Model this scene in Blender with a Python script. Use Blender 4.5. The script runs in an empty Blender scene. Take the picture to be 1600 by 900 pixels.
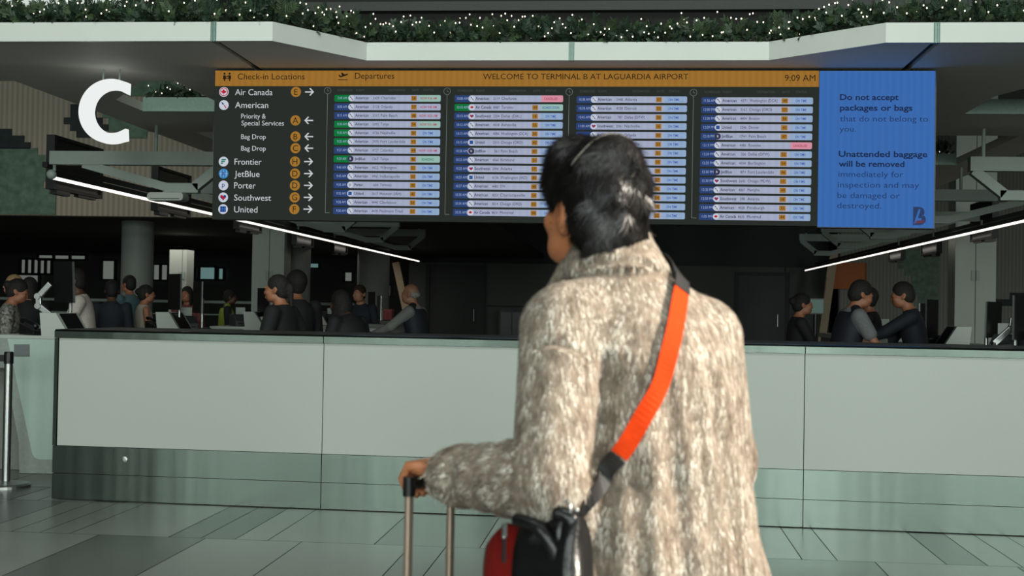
import bpy, bmesh, math, random
import numpy as np
import openvdb
from mathutils import Vector, Matrix
from mathutils.bvhtree import BVHTree
C = bpy.context.scene.collection
SC = bpy.context.scene
R = math.radians
rng = np.random.default_rng(7)

# ------------------------------------------------------------------ camera
FPX, CH = 2000.0, 1.42
_y = np.array([187.0, 34.0, FPX]); _y /= np.linalg.norm(_y)
_p = np.array([-800.0, 484 - .0175 * 987 - 450, FPX])
_z = np.cross(_y, _p); _z /= np.linalg.norm(_z)
if _z[1] > 0: _z = -_z
MC = np.array([np.cross(_y, _z), _y, _z])
cd = bpy.data.cameras.new('camera'); cam = bpy.data.objects.new('camera', cd); C.objects.link(cam)
cd.sensor_width = 36; cd.lens = 36 * FPX / 1600
m4 = Matrix.Identity(4)
for i in range(3):
    m4[i][0] = MC[i, 0]; m4[i][1] = -MC[i, 1]; m4[i][2] = -MC[i, 2]
m4[2][3] = CH
cam.matrix_world = m4
cd.dof.use_dof = True; cd.dof.focus_distance = 10.0; cd.dof.aperture_fstop = 5.6
cd.clip_start = .05; cd.clip_end = 200
SC.camera = cam
# a point of the photograph on a plane of the place
def onY(px, py, Y):
    r = MC @ np.array([px - 800., py - 450., FPX]); t = Y / r[1]
    return np.array([r[0] * t, Y, r[2] * t + CH])
def onZ(px, py, Z):
    r = MC @ np.array([px - 800., py - 450., FPX]); t = (Z - CH) / r[2]
    return np.array([r[0] * t, r[1] * t, Z])

# ------------------------------------------------------------------ view, world, lights
vs = SC.view_settings
SC.display_settings.display_device = 'sRGB'
vs.view_transform = 'Standard'; vs.look = 'None'; vs.gamma = 1; vs.exposure = 0; vs.use_curve_mapping = False
w = bpy.data.worlds.new('world'); SC.world = w; w.use_nodes = True
w.node_tree.nodes['Background'].inputs[0].default_value = (.6, .75, .72, 1)
w.node_tree.nodes['Background'].inputs[1].default_value = .3
def area(name, loc, target, sx, sy, power, col):
    l = bpy.data.lights.new(name, 'AREA'); l.shape = 'RECTANGLE'; l.size = sx; l.size_y = sy
    l.energy = power; l.color = col
    o = bpy.data.objects.new(name, l); C.objects.link(o); o.location = loc
    o.rotation_euler = (Vector(target) - Vector(loc)).to_track_quat('-Z', 'Y').to_euler()
    return o
DAY = (.90, 1.0, .945)
WINX = (-11, -6.5, -2, 2.5, 7, 11.5)
FILLP = (380, 480, 300, 760, 520, 700)
for x, p in zip(WINX, FILLP):
    area('window_daylight', (x, -12.7, 4.2), (x * .9, 10, 1.8), 2.6, 6.0, p, DAY)  # unseen area lamps added behind the camera for daylight fill and steel reflections
area('skylight_daylight', (-1.0, 1.5, 9.3), (-1.0, 5.0, 0), 9, 3, 420, DAY)  # fill lamp added under the closed ceiling, where no skylight is built
sl = bpy.data.lights.new('sun_shaft', 'SPOT'); sl.energy = 13500; sl.color = (1, .90, .76); sl.spot_size = R(11); sl.spot_blend = .35; sl.shadow_soft_size = .12
so = bpy.data.objects.new('sun_shaft', sl); C.objects.link(so)
so.location = (9.0, .6, 6.0)
so.rotation_euler = (Vector((.12, 2.4, 1.25)) - so.location).to_track_quat('-Z', 'Y').to_euler()
DOWN_LAMPS = [(-11, 20), (-11, 30), (-9, 38), (9, 20), (9, 30), (-1, 31)]
for x, y in DOWN_LAMPS:
    area('ceiling_downlight', (x, y, 2.95 if y > 26 and x < 0 else 5.2), (x, y, 0), 2.0, 2.0, 40, (1, .95, .85))  # area lamps facing down over the hall, no fixtures built

# ------------------------------------------------------------------ materials
def lin(c):
    out = []
    for v in c[:3]:
        v = v / 255.; out.append(v / 12.92 if v <= .04045 else ((v + .055) / 1.055) ** 2.4)
    return tuple(out) + (1,)
MATS = {}
def mat(name, col, rough=.6, metal=0., var=.08, scale=40., bump=0., aniso=0., spec=.5, stretch=None, sheen=0.):
    if name in MATS: return MATS[name]
    m = bpy.data.materials.new(name); m.use_nodes = True; nt = m.node_tree; b = nt.nodes['Principled BSDF']
    b.inputs['Roughness'].default_value = rough; b.inputs['Metallic'].default_value = metal
    b.inputs['Specular IOR Level'].default_value = spec
    if aniso: b.inputs['Anisotropic'].default_value = aniso
    if sheen: b.inputs['Sheen Weight'].default_value = sheen
    c = lin(col)
    tc = nt.nodes.new('ShaderNodeTexCoord'); src = tc.outputs['Object']
    if stretch:
        mp = nt.nodes.new('ShaderNodeMapping'); mp.inputs['Scale'].default_value = stretch
        nt.links.new(src, mp.inputs[0]); src = mp.outputs[0]
    n = nt.nodes.new('ShaderNodeTexNoise'); n.inputs['Scale'].default_value = scale; n.inputs['Detail'].default_value = 3
    nt.links.new(src, n.inputs['Vector'])
    r = nt.nodes.new('ShaderNodeValToRGB')
    r.color_ramp.elements[0].position = .3; r.color_ramp.elements[1].position = .7
    r.color_ramp.elements[0].color = tuple(v * (1 - var) for v in c[:3]) + (1,)
    r.color_ramp.elements[1].color = tuple(min(1, v * (1 + var)) for v in c[:3]) + (1,)
    nt.links.new(n.outputs['Fac'], r.inputs[0]); nt.links.new(r.outputs[0], b.inputs['Base Color'])
    if bump:
        bp = nt.nodes.new('ShaderNodeBump'); bp.inputs['Strength'].default_value = bump; bp.inputs['Distance'].default_value = .01
        nt.links.new(n.outputs['Fac'], bp.inputs['Height']); nt.links.new(bp.outputs[0], b.inputs['Normal'])
    MATS[name] = m
    return m
def emis(name, col, strength=1., stripes=0.):
    if name in MATS: return MATS[name]
    m = bpy.data.materials.new(name); m.use_nodes = True; nt = m.node_tree
    nt.nodes.remove(nt.nodes['Principled BSDF']); e = nt.nodes.new('ShaderNodeEmission')
    e.inputs[0].default_value = lin(col); e.inputs[1].default_value = strength
    if stripes:                                       # the faint module lines of an LED wall
        tc = nt.nodes.new('ShaderNodeTexCoord'); wv = nt.nodes.new('ShaderNodeTexWave')
        wv.inputs['Scale'].default_value = 6.; wv.inputs['Distortion'].default_value = .6
        mr = nt.nodes.new('ShaderNodeMapRange'); mr.inputs[3].default_value = strength * (1 - stripes); mr.inputs[4].default_value = strength * (1 + stripes)
        nt.links.new(tc.outputs['Object'], wv.inputs[0]); nt.links.new(wv.outputs['Fac'], mr.inputs[0]); nt.links.new(mr.outputs[0], e.inputs[1])
    nt.links.new(e.outputs[0], nt.nodes['Material Output'].inputs[0])
    MATS[name] = m
    return m

# ------------------------------------------------------------------ mesh helpers
class MB:
    """collects shapes into one mesh object"""
    def __init__(s): s.v = []; s.f = []; s.m = []
    def raw(s, v, f, mi=0):
        o = len(s.v); s.v += [tuple(map(float, p)) for p in v]; s.f += [tuple(i + o for i in q) for q in f]; s.m += [mi] * len(f); return s
    def box(s, lo, hi, mi=0):
        a, b = lo, hi
        v = [(x, y, z) for x in (a[0], b[0]) for y in (a[1], b[1]) for z in (a[2], b[2])]
        return s.raw(v, [(0, 1, 3, 2), (4, 6, 7, 5), (0, 4, 5, 1), (2, 3, 7, 6), (0, 2, 6, 4), (1, 5, 7, 3)], mi)
    def prism(s, pts, d, mi=0):
        """polygon pts (3-D, planar) extruded by vector d"""
        n = len(pts); p = [np.array(q, float) for q in pts]; d = np.array(d, float)
        v = p + [q + d for q in p]
        return s.raw(v, [tuple(range(n))[::-1], tuple(range(n, 2 * n))] + [(i, (i + 1) % n, n + (i + 1) % n, n + i) for i in range(n)], mi)
    def bar(s, a, b, wd, ht, mi=0, up=(0, 0, 1)):
        a = np.array(a, float); b = np.array(b, float); d = b - a; d /= np.linalg.norm(d)
        u = np.array(up, float); sd = np.cross(d, u)
        if np.linalg.norm(sd) < 1e-4: sd = np.cross(d, (1, 0, 0))
        sd /= np.linalg.norm(sd); u = np.cross(sd, d)
        q = [a + sd * x * wd / 2 + u * z * ht / 2 for x, z in ((-1, -1), (1, -1), (1, 1), (-1, 1))]
        return s.prism(q, b - a, mi)
    def tube(s, pts, rad, n=10, mi=0, caps=True):
        P = [np.array(p, float) for p in pts]; k = len(P)
        rad = [rad] * k if np.isscalar(rad) else list(rad)
        v = []; f = []; prev = None
        for i in range(k):
            t = P[min(i + 1, k - 1)] - P[max(i - 1, 0)]; t /= (np.linalg.norm(t) + 1e-9)
            if prev is None:
                r = np.array((0, 0, 1.)) if abs(t[2]) < .9 else np.array((1., 0, 0))
            else: r = prev
            a = r - t * np.dot(r, t); a /= np.linalg.norm(a); prev = a; b = np.cross(t, a)
            for j in range(n):
                an = 2 * math.pi * j / n; v.append(P[i] + rad[i] * (math.cos(an) * a + math.sin(an) * b))
        for i in range(k - 1):
            for j in range(n): f.append((i * n + j, i * n + (j + 1) % n, (i + 1) * n + (j + 1) % n, (i + 1) * n + j))
        if caps: f += [tuple(range(n))[::-1], tuple(range((k - 1) * n, k * n))]
        return s.raw(v, f, mi)
    def lathe(s, prof, c=(0, 0, 0), n=24, mi=0):
        v = []; f = []
        for r, z in prof:
            for j in range(n): v.append((c[0] + r * math.cos(2 * math.pi * j / n), c[1] + r * math.sin(2 * math.pi * j / n), c[2] + z))
        for i in range(len(prof) - 1):
            for j in range(n): f.append((i * n + j, i * n + (j + 1) % n, (i + 1) * n + (j + 1) % n, (i + 1) * n + j))
        f += [tuple(range(n))[::-1], tuple(range((len(prof) - 1) * n, len(prof) * n))]
        return s.raw(v, f, mi)
    def ball(s, c, r, n=12, mi=0):
        r = (r, r, r) if np.isscalar(r) else r
        v = []; f = []; k = n // 2
        for i in range(k + 1):
            th = math.pi * (i + .02) / (k + .04)
            for j in range(n):
                ph = 2 * math.pi * j / n
                v.append((c[0] + r[0] * math.sin(th) * math.cos(ph), c[1] + r[1] * math.sin(th) * math.sin(ph), c[2] + r[2] * math.cos(th)))
        for i in range(k):
            for j in range(n): f.append((i * n + j, (i + 1) * n + j, (i + 1) * n + (j + 1) % n, i * n + (j + 1) % n))
        f += [tuple(range(n)), tuple(range(k * n, (k + 1) * n))[::-1]]
        return s.raw(v, f, mi)
    def build(s, name, mats, parent=None, smooth=False, bevel=0., loc=None, rz=0):
        me = bpy.data.meshes.new(name); me.from_pydata(s.v, [], s.f)
        for mm in (mats if isinstance(mats, (list, tuple)) else [mats]): me.materials.append(mm)
        me.polygons.foreach_set('material_index', s.m)
        me.update()
        return place(name, me, parent, smooth, bevel, loc, rz)
def place(name, me, parent=None, smooth=False, bevel=0., loc=None, rz=0):
    o = bpy.data.objects.new(name, me); C.objects.link(o)
    if smooth: me.polygons.foreach_set('use_smooth', [True] * len(me.polygons)); me.update()
    if bevel:
        b = o.modifiers.new('bevel', 'BEVEL'); b.width = bevel; b.segments = 2; b.limit_method = 'ANGLE'
    if parent is not None: o.parent = parent
    if loc is not None: o.location = loc
    if rz: o.rotation_euler = (0, 0, rz)
    return o
def tag(o, label=None, cat=None, group=None, kind=None):
    if label: o['label'] = label
    if cat: o['category'] = cat
    if group: o['group'] = group
    if kind: o['kind'] = kind
    return o
def thing(name, label, cat, loc=(0, 0, 0), rz=0, group=None):
    o = bpy.data.objects.new(name, None); C.objects.link(o); o.location = loc; o.rotation_euler = (0, 0, rz)
    return tag(o, label, cat, group)
def struct(name, mb, mats, **k):
    return tag(mb.build(name, mats, **k), kind='structure')
def dup(root, loc, rz=None, label=None):
    r = root.copy(); C.objects.link(r); r.location = loc
    if rz is not None: r.rotation_euler = (0, 0, rz)
    if label: r['label'] = label
    for ch in list(root.children):
        c = ch.copy(); C.objects.link(c); c.parent = r
        for g in ch.children:
            d = g.copy(); C.objects.link(d); d.parent = c
    return r
# flat lettering ------------------------------------------------------
_font = bpy.data.curves.new('lettering', 'FONT'); _fo = bpy.data.objects.new('lettering', _font); C.objects.link(_fo)
_tc = {}
def glyphs(t, bold=0.):
    if (t, bold) not in _tc:
        _font.body = t; _font.size = 1; _font.offset = bold; _font.resolution_u = 3; _font.fill_mode = 'FRONT'
        bpy.context.view_layer.update()
        me = bpy.data.meshes.new_from_object(_fo.evaluated_get(bpy.context.evaluated_depsgraph_get()))
        v = np.array([q.co[:2] for q in me.vertices]).reshape(-1, 2); f = [tuple(p.vertices) for p in me.polygons]
        bpy.data.meshes.remove(me)
        _tc[(t, bold)] = (v, f)
    return _tc[(t, bold)]
CAPH = glyphs('H')[0][:, 1].max()
def text(mb, t, x, y, z, cap, mi=0, align='L', width=None, bold=0., to=None):
    """lettering on a plane facing -Y; (x, z) is the baseline start (or middle, or end)"""
    v, f = glyphs(t, bold)
    if not len(v): return
    s = cap / CAPH; q = v * s; wd = q[:, 0].max() - q[:, 0].min(); q = q - [q[:, 0].min(), 0]
    if width: q[:, 0] *= width / wd; wd = width
    q[:, 0] += x - {'L': 0, 'C': wd / 2, 'R': wd}[align]
    mb.raw([(a, y, z + b) for a, b in q], f, mi)
def disc(mb, x, y, z, r, mi=0, n=24):
    mb.raw([(x + r * math.cos(2 * math.pi * i / n), y, z + r * math.sin(2 * math.pi * i / n)) for i in range(n)], [tuple(range(n))], mi)
def poly(mb, pts, y, mi=0): mb.raw([(a, y, b) for a, b in pts], [tuple(range(len(pts)))], mi)
def rrect(x0, x1, z0, z1, rl, rr, n=6):
    out = []
    for cx, cz, r, a0 in ((x1 - rr, z0 + rr, rr, -90), (x1 - rr, z1 - rr, rr, 0), (x0 + rl, z1 - rl, rl, 90), (x0 + rl, z0 + rl, rl, 180)):
        for i in range(n + 1):
            a = R(a0 + 90 * i / n); out.append((cx + r * math.cos(a), cz + r * math.sin(a)))
    return out
# solid modelling on a grid: smooth unions of limbs, turned into one surface ----
class SDF:
    def __init__(s, lo, hi, h):
        s.lo = np.array(lo, float); s.h = h
        n = np.ceil((np.array(hi) - s.lo) / h).astype(int) + 1
        s.ax = [s.lo[i] + h * np.arange(n[i]) for i in range(3)]
        s.d = np.full(n, .1, np.float32)
    def sub(s, lo, hi):
        sl = []
        for i in range(3):
            a = max(0, int((lo[i] - s.lo[i]) / s.h) - 1); b = min(len(s.ax[i]), int((hi[i] - s.lo[i]) / s.h) + 2); sl.append(slice(a, max(a, b)))
        return tuple(sl), s.ax[0][sl[0]][:, None, None], s.ax[1][sl[1]][None, :, None], s.ax[2][sl[2]][None, None, :]
    def put(s, fn, lo, hi, k=.02, cut=False):
        sl, x, y, z = s.sub(np.array(lo) - .1, np.array(hi) + .1)
        e = fn(x, y, z).astype(np.float32); d = s.d[sl]
        if cut: e = -e; h = np.clip(.5 + .5 * (e - d) / k, 0, 1); s.d[sl] = d * (1 - h) + e * h + k * h * (1 - h)
        else: h = np.clip(.5 + .5 * (e - d) / k, 0, 1); s.d[sl] = np.minimum(e * (1 - h) + d * h - k * h * (1 - h), .1)
        return s
    def cap(s, a, b, ra, rb, k=.02, **kw):
        a = np.array(a, float); b = np.array(b, float); ab = b - a; L = float(ab @ ab) + 1e-12
        def fn(x, y, z):
            t = np.clip(((x - a[0]) * ab[0] + (y - a[1]) * ab[1] + (z - a[2]) * ab[2]) / L, 0, 1)
            return np.sqrt((x - a[0] - t * ab[0]) ** 2 + (y - a[1] - t * ab[1]) ** 2 + (z - a[2] - t * ab[2]) ** 2) - (ra + (rb - ra) * t)
        r = max(ra, rb); return s.put(fn, np.minimum(a, b) - r, np.maximum(a, b) + r, k, **kw)
    def ell(s, c, r, k=.02, rot=None, **kw):
        c = np.array(c, float); r = np.array(r, float); Rm = np.eye(3) if rot is None else np.array(rot)
        def fn(x, y, z):
            X = x - c[0]; Y = y - c[1]; Z = z - c[2]
            p = [(Rm[0][i] * X + Rm[1][i] * Y + Rm[2][i] * Z) / r[i] for i in range(3)]
            return (np.sqrt(p[0] ** 2 + p[1] ** 2 + p[2] ** 2) - 1) * r.min()
        m = r.max(); return s.put(fn, c - m, c + m, k, **kw)
    def loft(s, prof, k=.02, T=None, fold=None, **kw):
        """prof rows: z, half width, half depth, cx, cy"""
        P = np.array(prof, float); P = P[P[:, 0].argsort()]
        def fn(x, y, z):
            if T is not None: x, y, z = T(x, y, z)
            zz = np.clip(z, P[0, 0], P[-1, 0]); a, b, cx, cy = [np.interp(zz, P[:, 0], P[:, i]) for i in range(1, 5)]
            X = x - cx; Y = y - cy
            if fold is not None: q = fold(X, Y, z); a = a + q; b = b + q
            d = (np.sqrt((X / a) ** 2 + (Y / b) ** 2) - 1) * np.minimum(a, b)
            dz = np.maximum(P[0, 0] - z, z - P[-1, 0])
            return np.maximum(d, dz) + 0 * X
        r = max(P[:, 1].max(), P[:, 2].max()) + .1 + (.35 if T is not None else 0)
        return s.put(fn, (P[:, 3].min() - r, P[:, 4].min() - r, P[0, 0] - (.2 if T is not None else 0)), (P[:, 3].max() + r, P[:, 4].max() + r, P[-1, 0] + .1), k, **kw)
    def arrays(s):
        g = openvdb.FloatGrid(.1); g.copyFromArray(s.d.astype(np.float64))
        p, q = g.convertToQuads(0.0)
        return p * s.h + s.lo, q
    def mesh(s, name, mats, extra=None):
        v, q = s.arrays(); me = bpy.data.meshes.new(name)
        vl = v.tolist(); fl = q.tolist()
        mi = [0] * len(fl)
        if extra is not None:
            o = len(vl); vl += extra.v; fl += [tuple(i + o for i in f) for f in extra.f]; mi += extra.m
        me.from_pydata(vl, [], fl)
        for mm in (mats if isinstance(mats, (list, tuple)) else [mats]): me.materials.append(mm)
        me.polygons.foreach_set('material_index', mi); me.update()
        return me

# ================================================================== SETTING
M_white = mat('white_laminate', (176, 182, 174), .45, var=.05, scale=300)
M_wall = mat('grey_wall', (120, 122, 116), .8, var=.05)
M_dark = mat('dark_wall', (62, 66, 62), .8, var=.06)
M_black = mat('black_plastic', (16, 17, 18), .4, var=.1)
M_canopy = mat('canopy_underside', (226, 222, 214), .6, var=.03, scale=3)
M_fascia = mat('fascia_paint', (214, 218, 210), .4, var=.02, scale=4)
M_steel = mat('brushed_steel', (108, 119, 112), .2, 1., var=.04, scale=1.6, stretch=(1.15, .3, .05), bump=.9)
M_steel2 = mat('bright_metal', (172, 174, 172), .38, 1., var=.03)
M_frame = mat('frame_paint', (150, 162, 154), .5, var=.03)
M_seam = mat('dark_seam', (30, 33, 31), .6)
# ribbed cream wall with a stepped green mosaic on it
def mural(name, base, seed, thr):
    m = bpy.data.materials.new(name); m.use_nodes = True; nt = m.node_tree; b = nt.nodes['Principled BSDF']; b.inputs['Roughness'].default_value = .7
    N = nt.nodes.new; L = nt.links.new
    tc = N('ShaderNodeTexCoord')
    def vm(op, a, v):
        q = N('ShaderNodeVectorMath'); q.operation = op; L(a, q.inputs[0]); q.inputs[1].default_value = v; return q.outputs[0]
    sn = vm('SNAP', tc.outputs['Object'], (.16, 50, .16))
    big = N('ShaderNodeTexNoise'); big.inputs['Scale'].default_value = .3; big.inputs['Detail'].default_value = .6; L(vm('ADD', sn, (seed, seed * 2, 0)), big.inputs['Vector'])
    wv = N('ShaderNodeTexWave'); wv.inputs['Scale'].default_value = 3.; wv.bands_direction = 'X'; L(tc.outputs['Object'], wv.inputs[0])
    rr = N('ShaderNodeValToRGB'); rr.color_ramp.elements[0].color = lin([v * .86 for v in base]); rr.color_ramp.elements[1].color = lin(base); L(wv.outputs['Fac'], rr.inputs[0])
    fine = N('ShaderNodeTexVoronoi'); fine.inputs['Scale'].default_value = 9; L(tc.outputs['Object'], fine.inputs['Vector'])
    gr = N('ShaderNodeValToRGB'); gr.color_ramp.elements[0].color = lin((58, 84, 72)); gr.color_ramp.elements[1].color = lin((104, 128, 108)); L(fine.outputs['Color'], gr.inputs[0])
    big2 = N('ShaderNodeTexNoise'); big2.inputs['Scale'].default_value = .4; L(vm('ADD', sn, (seed + 9, 3, 0)), big2.inputs['Vector'])
    g2 = N('ShaderNodeMapRange'); g2.inputs[1].default_value = .56; g2.inputs[2].default_value = .561; L(big2.outputs['Fac'], g2.inputs[0])
    mx0 = N('ShaderNodeMix'); mx0.data_type = 'RGBA'; L(g2.outputs[0], mx0.inputs[0]); L(gr.outputs[0], mx0.inputs[6]); mx0.inputs[7].default_value = lin((34, 46, 48))
    st = N('ShaderNodeMapRange'); st.inputs[1].default_value = thr; st.inputs[2].default_value = thr + .001; L(big.outputs['Fac'], st.inputs[0])
    mx = N('ShaderNodeMix'); mx.data_type = 'RGBA'; L(st.outputs[0], mx.inputs[0]); L(rr.outputs[0], mx.inputs[6]); L(mx0.outputs[2], mx.inputs[7])
    L(mx.outputs[2], b.inputs['Base Color']); return m
M_mural = mural('mosaic_mural', (176, 166, 148), 3.1, 2.)
M_mural2 = mural('mosaic_mural_side', (150, 152, 142), 12.4, 2.)

# floor: rows of terrazzo slabs of mixed widths and three greys, thin dark joints
FT = [mat('floor_slab_light', (112, 115, 110), .3, var=.05, scale=120), mat('floor_slab_mid', (84, 88, 84), .3, var=.05, scale=120), mat('floor_slab_dark', (48, 53, 50), .3, var=.05, scale=120), M_seam]
fb = MB(); fb.box((-26, -13.6, -.12), (16, 46, -.004), 3)
rows = [(-13.6, -1.2), (-1.2, .2), (.2, 1.6), (1.6, 3.0), (3.0, 4.4), (4.4, 5.2), (5.2, 6.3), (6.3, 7.52), (7.52, 8.72), (8.72, 9.35), (9.35, 10.8), (10.8, 12.2), (12.2, 46)]
for i, (y0, y1) in enumerate(rows):
    x = -26 + .31 * (i % 3); known = None
    if y0 == 7.52: known = [(-4.35, 1), (-3.95, 0), (-3.75, 0), (-3.57, 0), (-3.38, 0), (-2.76, 2), (-2.56, 2), (-2.35, 0), (-2.15, 0), (-1.5, 1), (-.87, 0), (-.4, 0), (.2, 0), (.62, 0), (1.0, 1), (1.2, 0), (1.81, 2), (2.04, 0), (2.23, 0), (2.43, 0), (2.85, 0)]
    if y0 == 6.3: known = [(-4.0, 0), (-3.19, 2), (-2.53, 0), (-1.94, 0), (-1.28, 1), (-1.07, 1), (-.5, 0), (.1, 0), (.6, 2), (1.41, 0), (2.2, 2), (2.8, 0)]
    if known:
        for (xa, t), (xb, _) in zip(known, known[1:]):
            g = .003; fb.raw([(xa + g, y0 + g, 0), (xb - g, y0 + g, 0), (xb - g, y1 - g, 0), (xa + g, y1 - g, 0)], [(0, 1, 2, 3)], t)
        while x < 16:
            wd = .6; xa, xb = x, min(x + wd, 16); x += wd
            if xb > known[0][0] and xa < known[-1][0]: 
                if xa < known[0][0]: xb = known[0][0]
                elif xb > known[-1][0]: xa = known[-1][0]
                else: continue
            fb.raw([(xa + g, y0 + g, 0), (xb - g, y0 + g, 0), (xb - g, y1 - g, 0), (xa + g, y1 - g, 0)], [(0, 1, 2, 3)], int(x * 7) % 2)
        continue
    while x < 16:
        wd = rng.choice([.2, .2, .42, .62, .62, 1.0]); t = rng.choice([0, 0, 0, 0, 1, 1, 2])
        xa, xb = max(x, -26), min(x + wd, 16); x += wd; g = .004
        fb.raw([(xa + g, y0 + g, 0), (xb - g, y0 + g, 0), (xb - g, y1 - g, 0), (xa + g, y1 - g, 0)], [(0, 1, 2, 3)], t)
struct('floor', fb, FT)
struct('ceiling', MB().box((-26, -13.6, 10), (16, 46, 10.2)), M_dark)
struct('wall_left', MB().box((-26.2, -13.6, 0), (-26, 46, 10)), M_wall)
struct('wall_right', MB().box((16, -13.6, 0), (16.2, 46, 10)), M_wall)
rb = MB(); xs = [-26] + sum([[x - 1.4, x + 1.4] for x in WINX], []) + [16]
for i in range(0, len(xs), 2): rb.box((xs[i], -13.6, 0), (xs[i + 1], -13.3, 10))
for x in WINX: rb.box((x - 1.4, -13.6, 0), (x + 1.4, -13.3, 1.1)); rb.box((x - 1.4, -13.6, 7.3), (x + 1.4, -13.3, 10))
struct('wall_rear', rb, M_wall)
# far wall with the runs of far windows and one white sign board
fw = MB().box((-26, 45.8, 0), (16, 46, 10)); struct('wall_far', fw, M_dark)
M_pane = emis('far_window_glass', (122, 128, 122), .6); M_pane2 = emis('far_window_glass_cool', (98, 128, 126), .8)
nw = 0
for (x0, y0, x1, y1, div, mm) in [(33, 406, 82, 427, 5, M_pane), (160, 408, 181, 436, 1, M_pane), (227, 414, 264, 437, 3, M_pane), (292, 418, 304, 436, 1, M_pane2),
                               (312, 418, 338, 436, 1, M_pane2), (341, 420, 351, 436, 1, M_pane2), (538, 426, 552, 439, 1, M_pane), (602, 446, 612, 462, 2, M_pane), (28, 430, 62, 462, 1, M_pane), (60, 399, 136, 405, 3, M_pane), (480, 412, 500, 418, 1, M_pane2)]:  # the squarest entry is a white sign board, built as a glowing pane
    a = onY(x0, y0, 45.7); b = onY(x1, y1, 45.7); nw += 1
    o = struct('window_%d' % nw, MB().box((a[0], 45.68, b[2]), (b[0], 45.75, a[2])), mm)
    fr = MB()
    for k in range(div + 1):
        xx = a[0] + (b[0] - a[0]) * k / div; fr.box((xx - .05, 45.6, b[2] - .05), (xx + .05, 45.7, a[2] + .05))
    fr.box((a[0], 45.6, a[2]), (b[0], 45.7, a[2] + .08)); fr.box((a[0], 45.6, b[2] - .08), (b[0], 45.7, b[2]))
    fr.build('window_frame', M_seam, o)
# clerestory glass above the canopy, far upper left
for (x0, x1) in ((-23, 26), (34, 98), (106, 190)):
    a = onY(x0, -60, 29.8); b = onY(x1, 22, 29.8); nw += 1
    o = struct('window_%d' % nw, MB().box((a[0], 29.7, b[2]), (b[0], 29.8, min(a[2], 9.9))), emis('clerestory_glass', (205, 216, 208), 1.))
    MB().box((a[0] - .12, 29.6, b[2]), (a[0], 29.85, 9.9)).box((a[0] - .12, 29.6, b[2] - .1), (b[0] + .12, 29.85, b[2])).build('window_frame', M_seam, o)
struct('wall_upper', MB().box((-26, 30, 6.2), (16, 30.3, 10)), M_dark)
# the lower hall: bulkhead with its mural, its dark ceiling, columns
struct('wall_bulkhead', MB().box((-26, 24, 3.06), (-2.9, 24.3, 6.4)), M_mural)
struct('ceiling_lower', MB().box((-26, 24.3, 3.06), (-2.9, 42, 3.2)), mat('lower_ceiling', (48, 45, 42), .9))
struct('wall_mural', MB().box((onY(1312, 450, 39.5)[0], 39.5, 0), (16, 39.8, 10)), M_mural2)
# stepped mosaic patches set on the two mural walls
M_mos = mat('mosaic_green', (96, 122, 104), .6, var=.3, scale=7); M_mosd = mat('mosaic_dark', (34, 44, 46), .6, var=.25, scale=7)
def inside(p, P):
    c = False; j = len(P) - 1
    for i in range(len(P)):
        if (P[i][1] > p[1]) != (P[j][1] > p[1]) and p[0] < (P[j][0] - P[i][0]) * (p[1] - P[i][1]) / (P[j][1] - P[i][1] + 1e-9) + P[i][0]: c = not c
        j = i
    return c
def mosaic(pxs, Y, cell, m_, parent):
    P = [(onY(a, b, Y)[0], onY(a, b, Y)[2]) for a, b in pxs]; mb = MB(); x0 = min(p[0] for p in P); z0 = min(p[1] for p in P)
    for i in range(int((max(p[0] for p in P) - x0) / cell) + 1):
        run = None
        for j in range(int((max(p[1] for p in P) - z0) / cell) + 2):
            ins = inside((x0 + (i + .5) * cell, z0 + (j + .5) * cell), P)
            if ins and run is None: run = j
            if not ins and run is not None: mb.box((x0 + i * cell, Y - .02, z0 + run * cell), (x0 + (i + 1) * cell, Y, z0 + j * cell)); run = None
    mb.build('mosaic_patch', m_, parent)
_bw = bpy.data.objects['wall_bulkhead']; _mw = bpy.data.objects['wall_mural']
mosaic([(-60, 232), (40, 234), (80, 240), (95, 255), (70, 285), (84, 305), (86, 334), (-60, 334)], 23.98, .13, M_mos, _bw)
mosaic([(-60, 180), (0, 196), (14, 206), (42, 216), (46, 232), (-60, 232)], 23.98, .13, M_mosd, _bw)
mosaic([(118, 160), (150, 172), (170, 205), (130, 215), (100, 196)], 23.98, .13, M_mosd, _bw)
mosaic([(160, 175), (215, 190), (250, 206), (215, 216), (172, 204)], 23.98, .13, M_mos, _bw)
mosaic([(150, 90), (245, 96), (300, 150), (180, 150)], 23.98, .13, M_mos, _bw)
mosaic([(1393, 402), (1466, 380), (1466, 545), (1440, 545), (1430, 462), (1425, 432)], 39.48, .2, M_mos, _mw)
mosaic([(1556, 474), (1580, 462), (1660, 445), (1660, 490), (1578, 476)], 39.48, .2, M_mosd, _mw)
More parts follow.
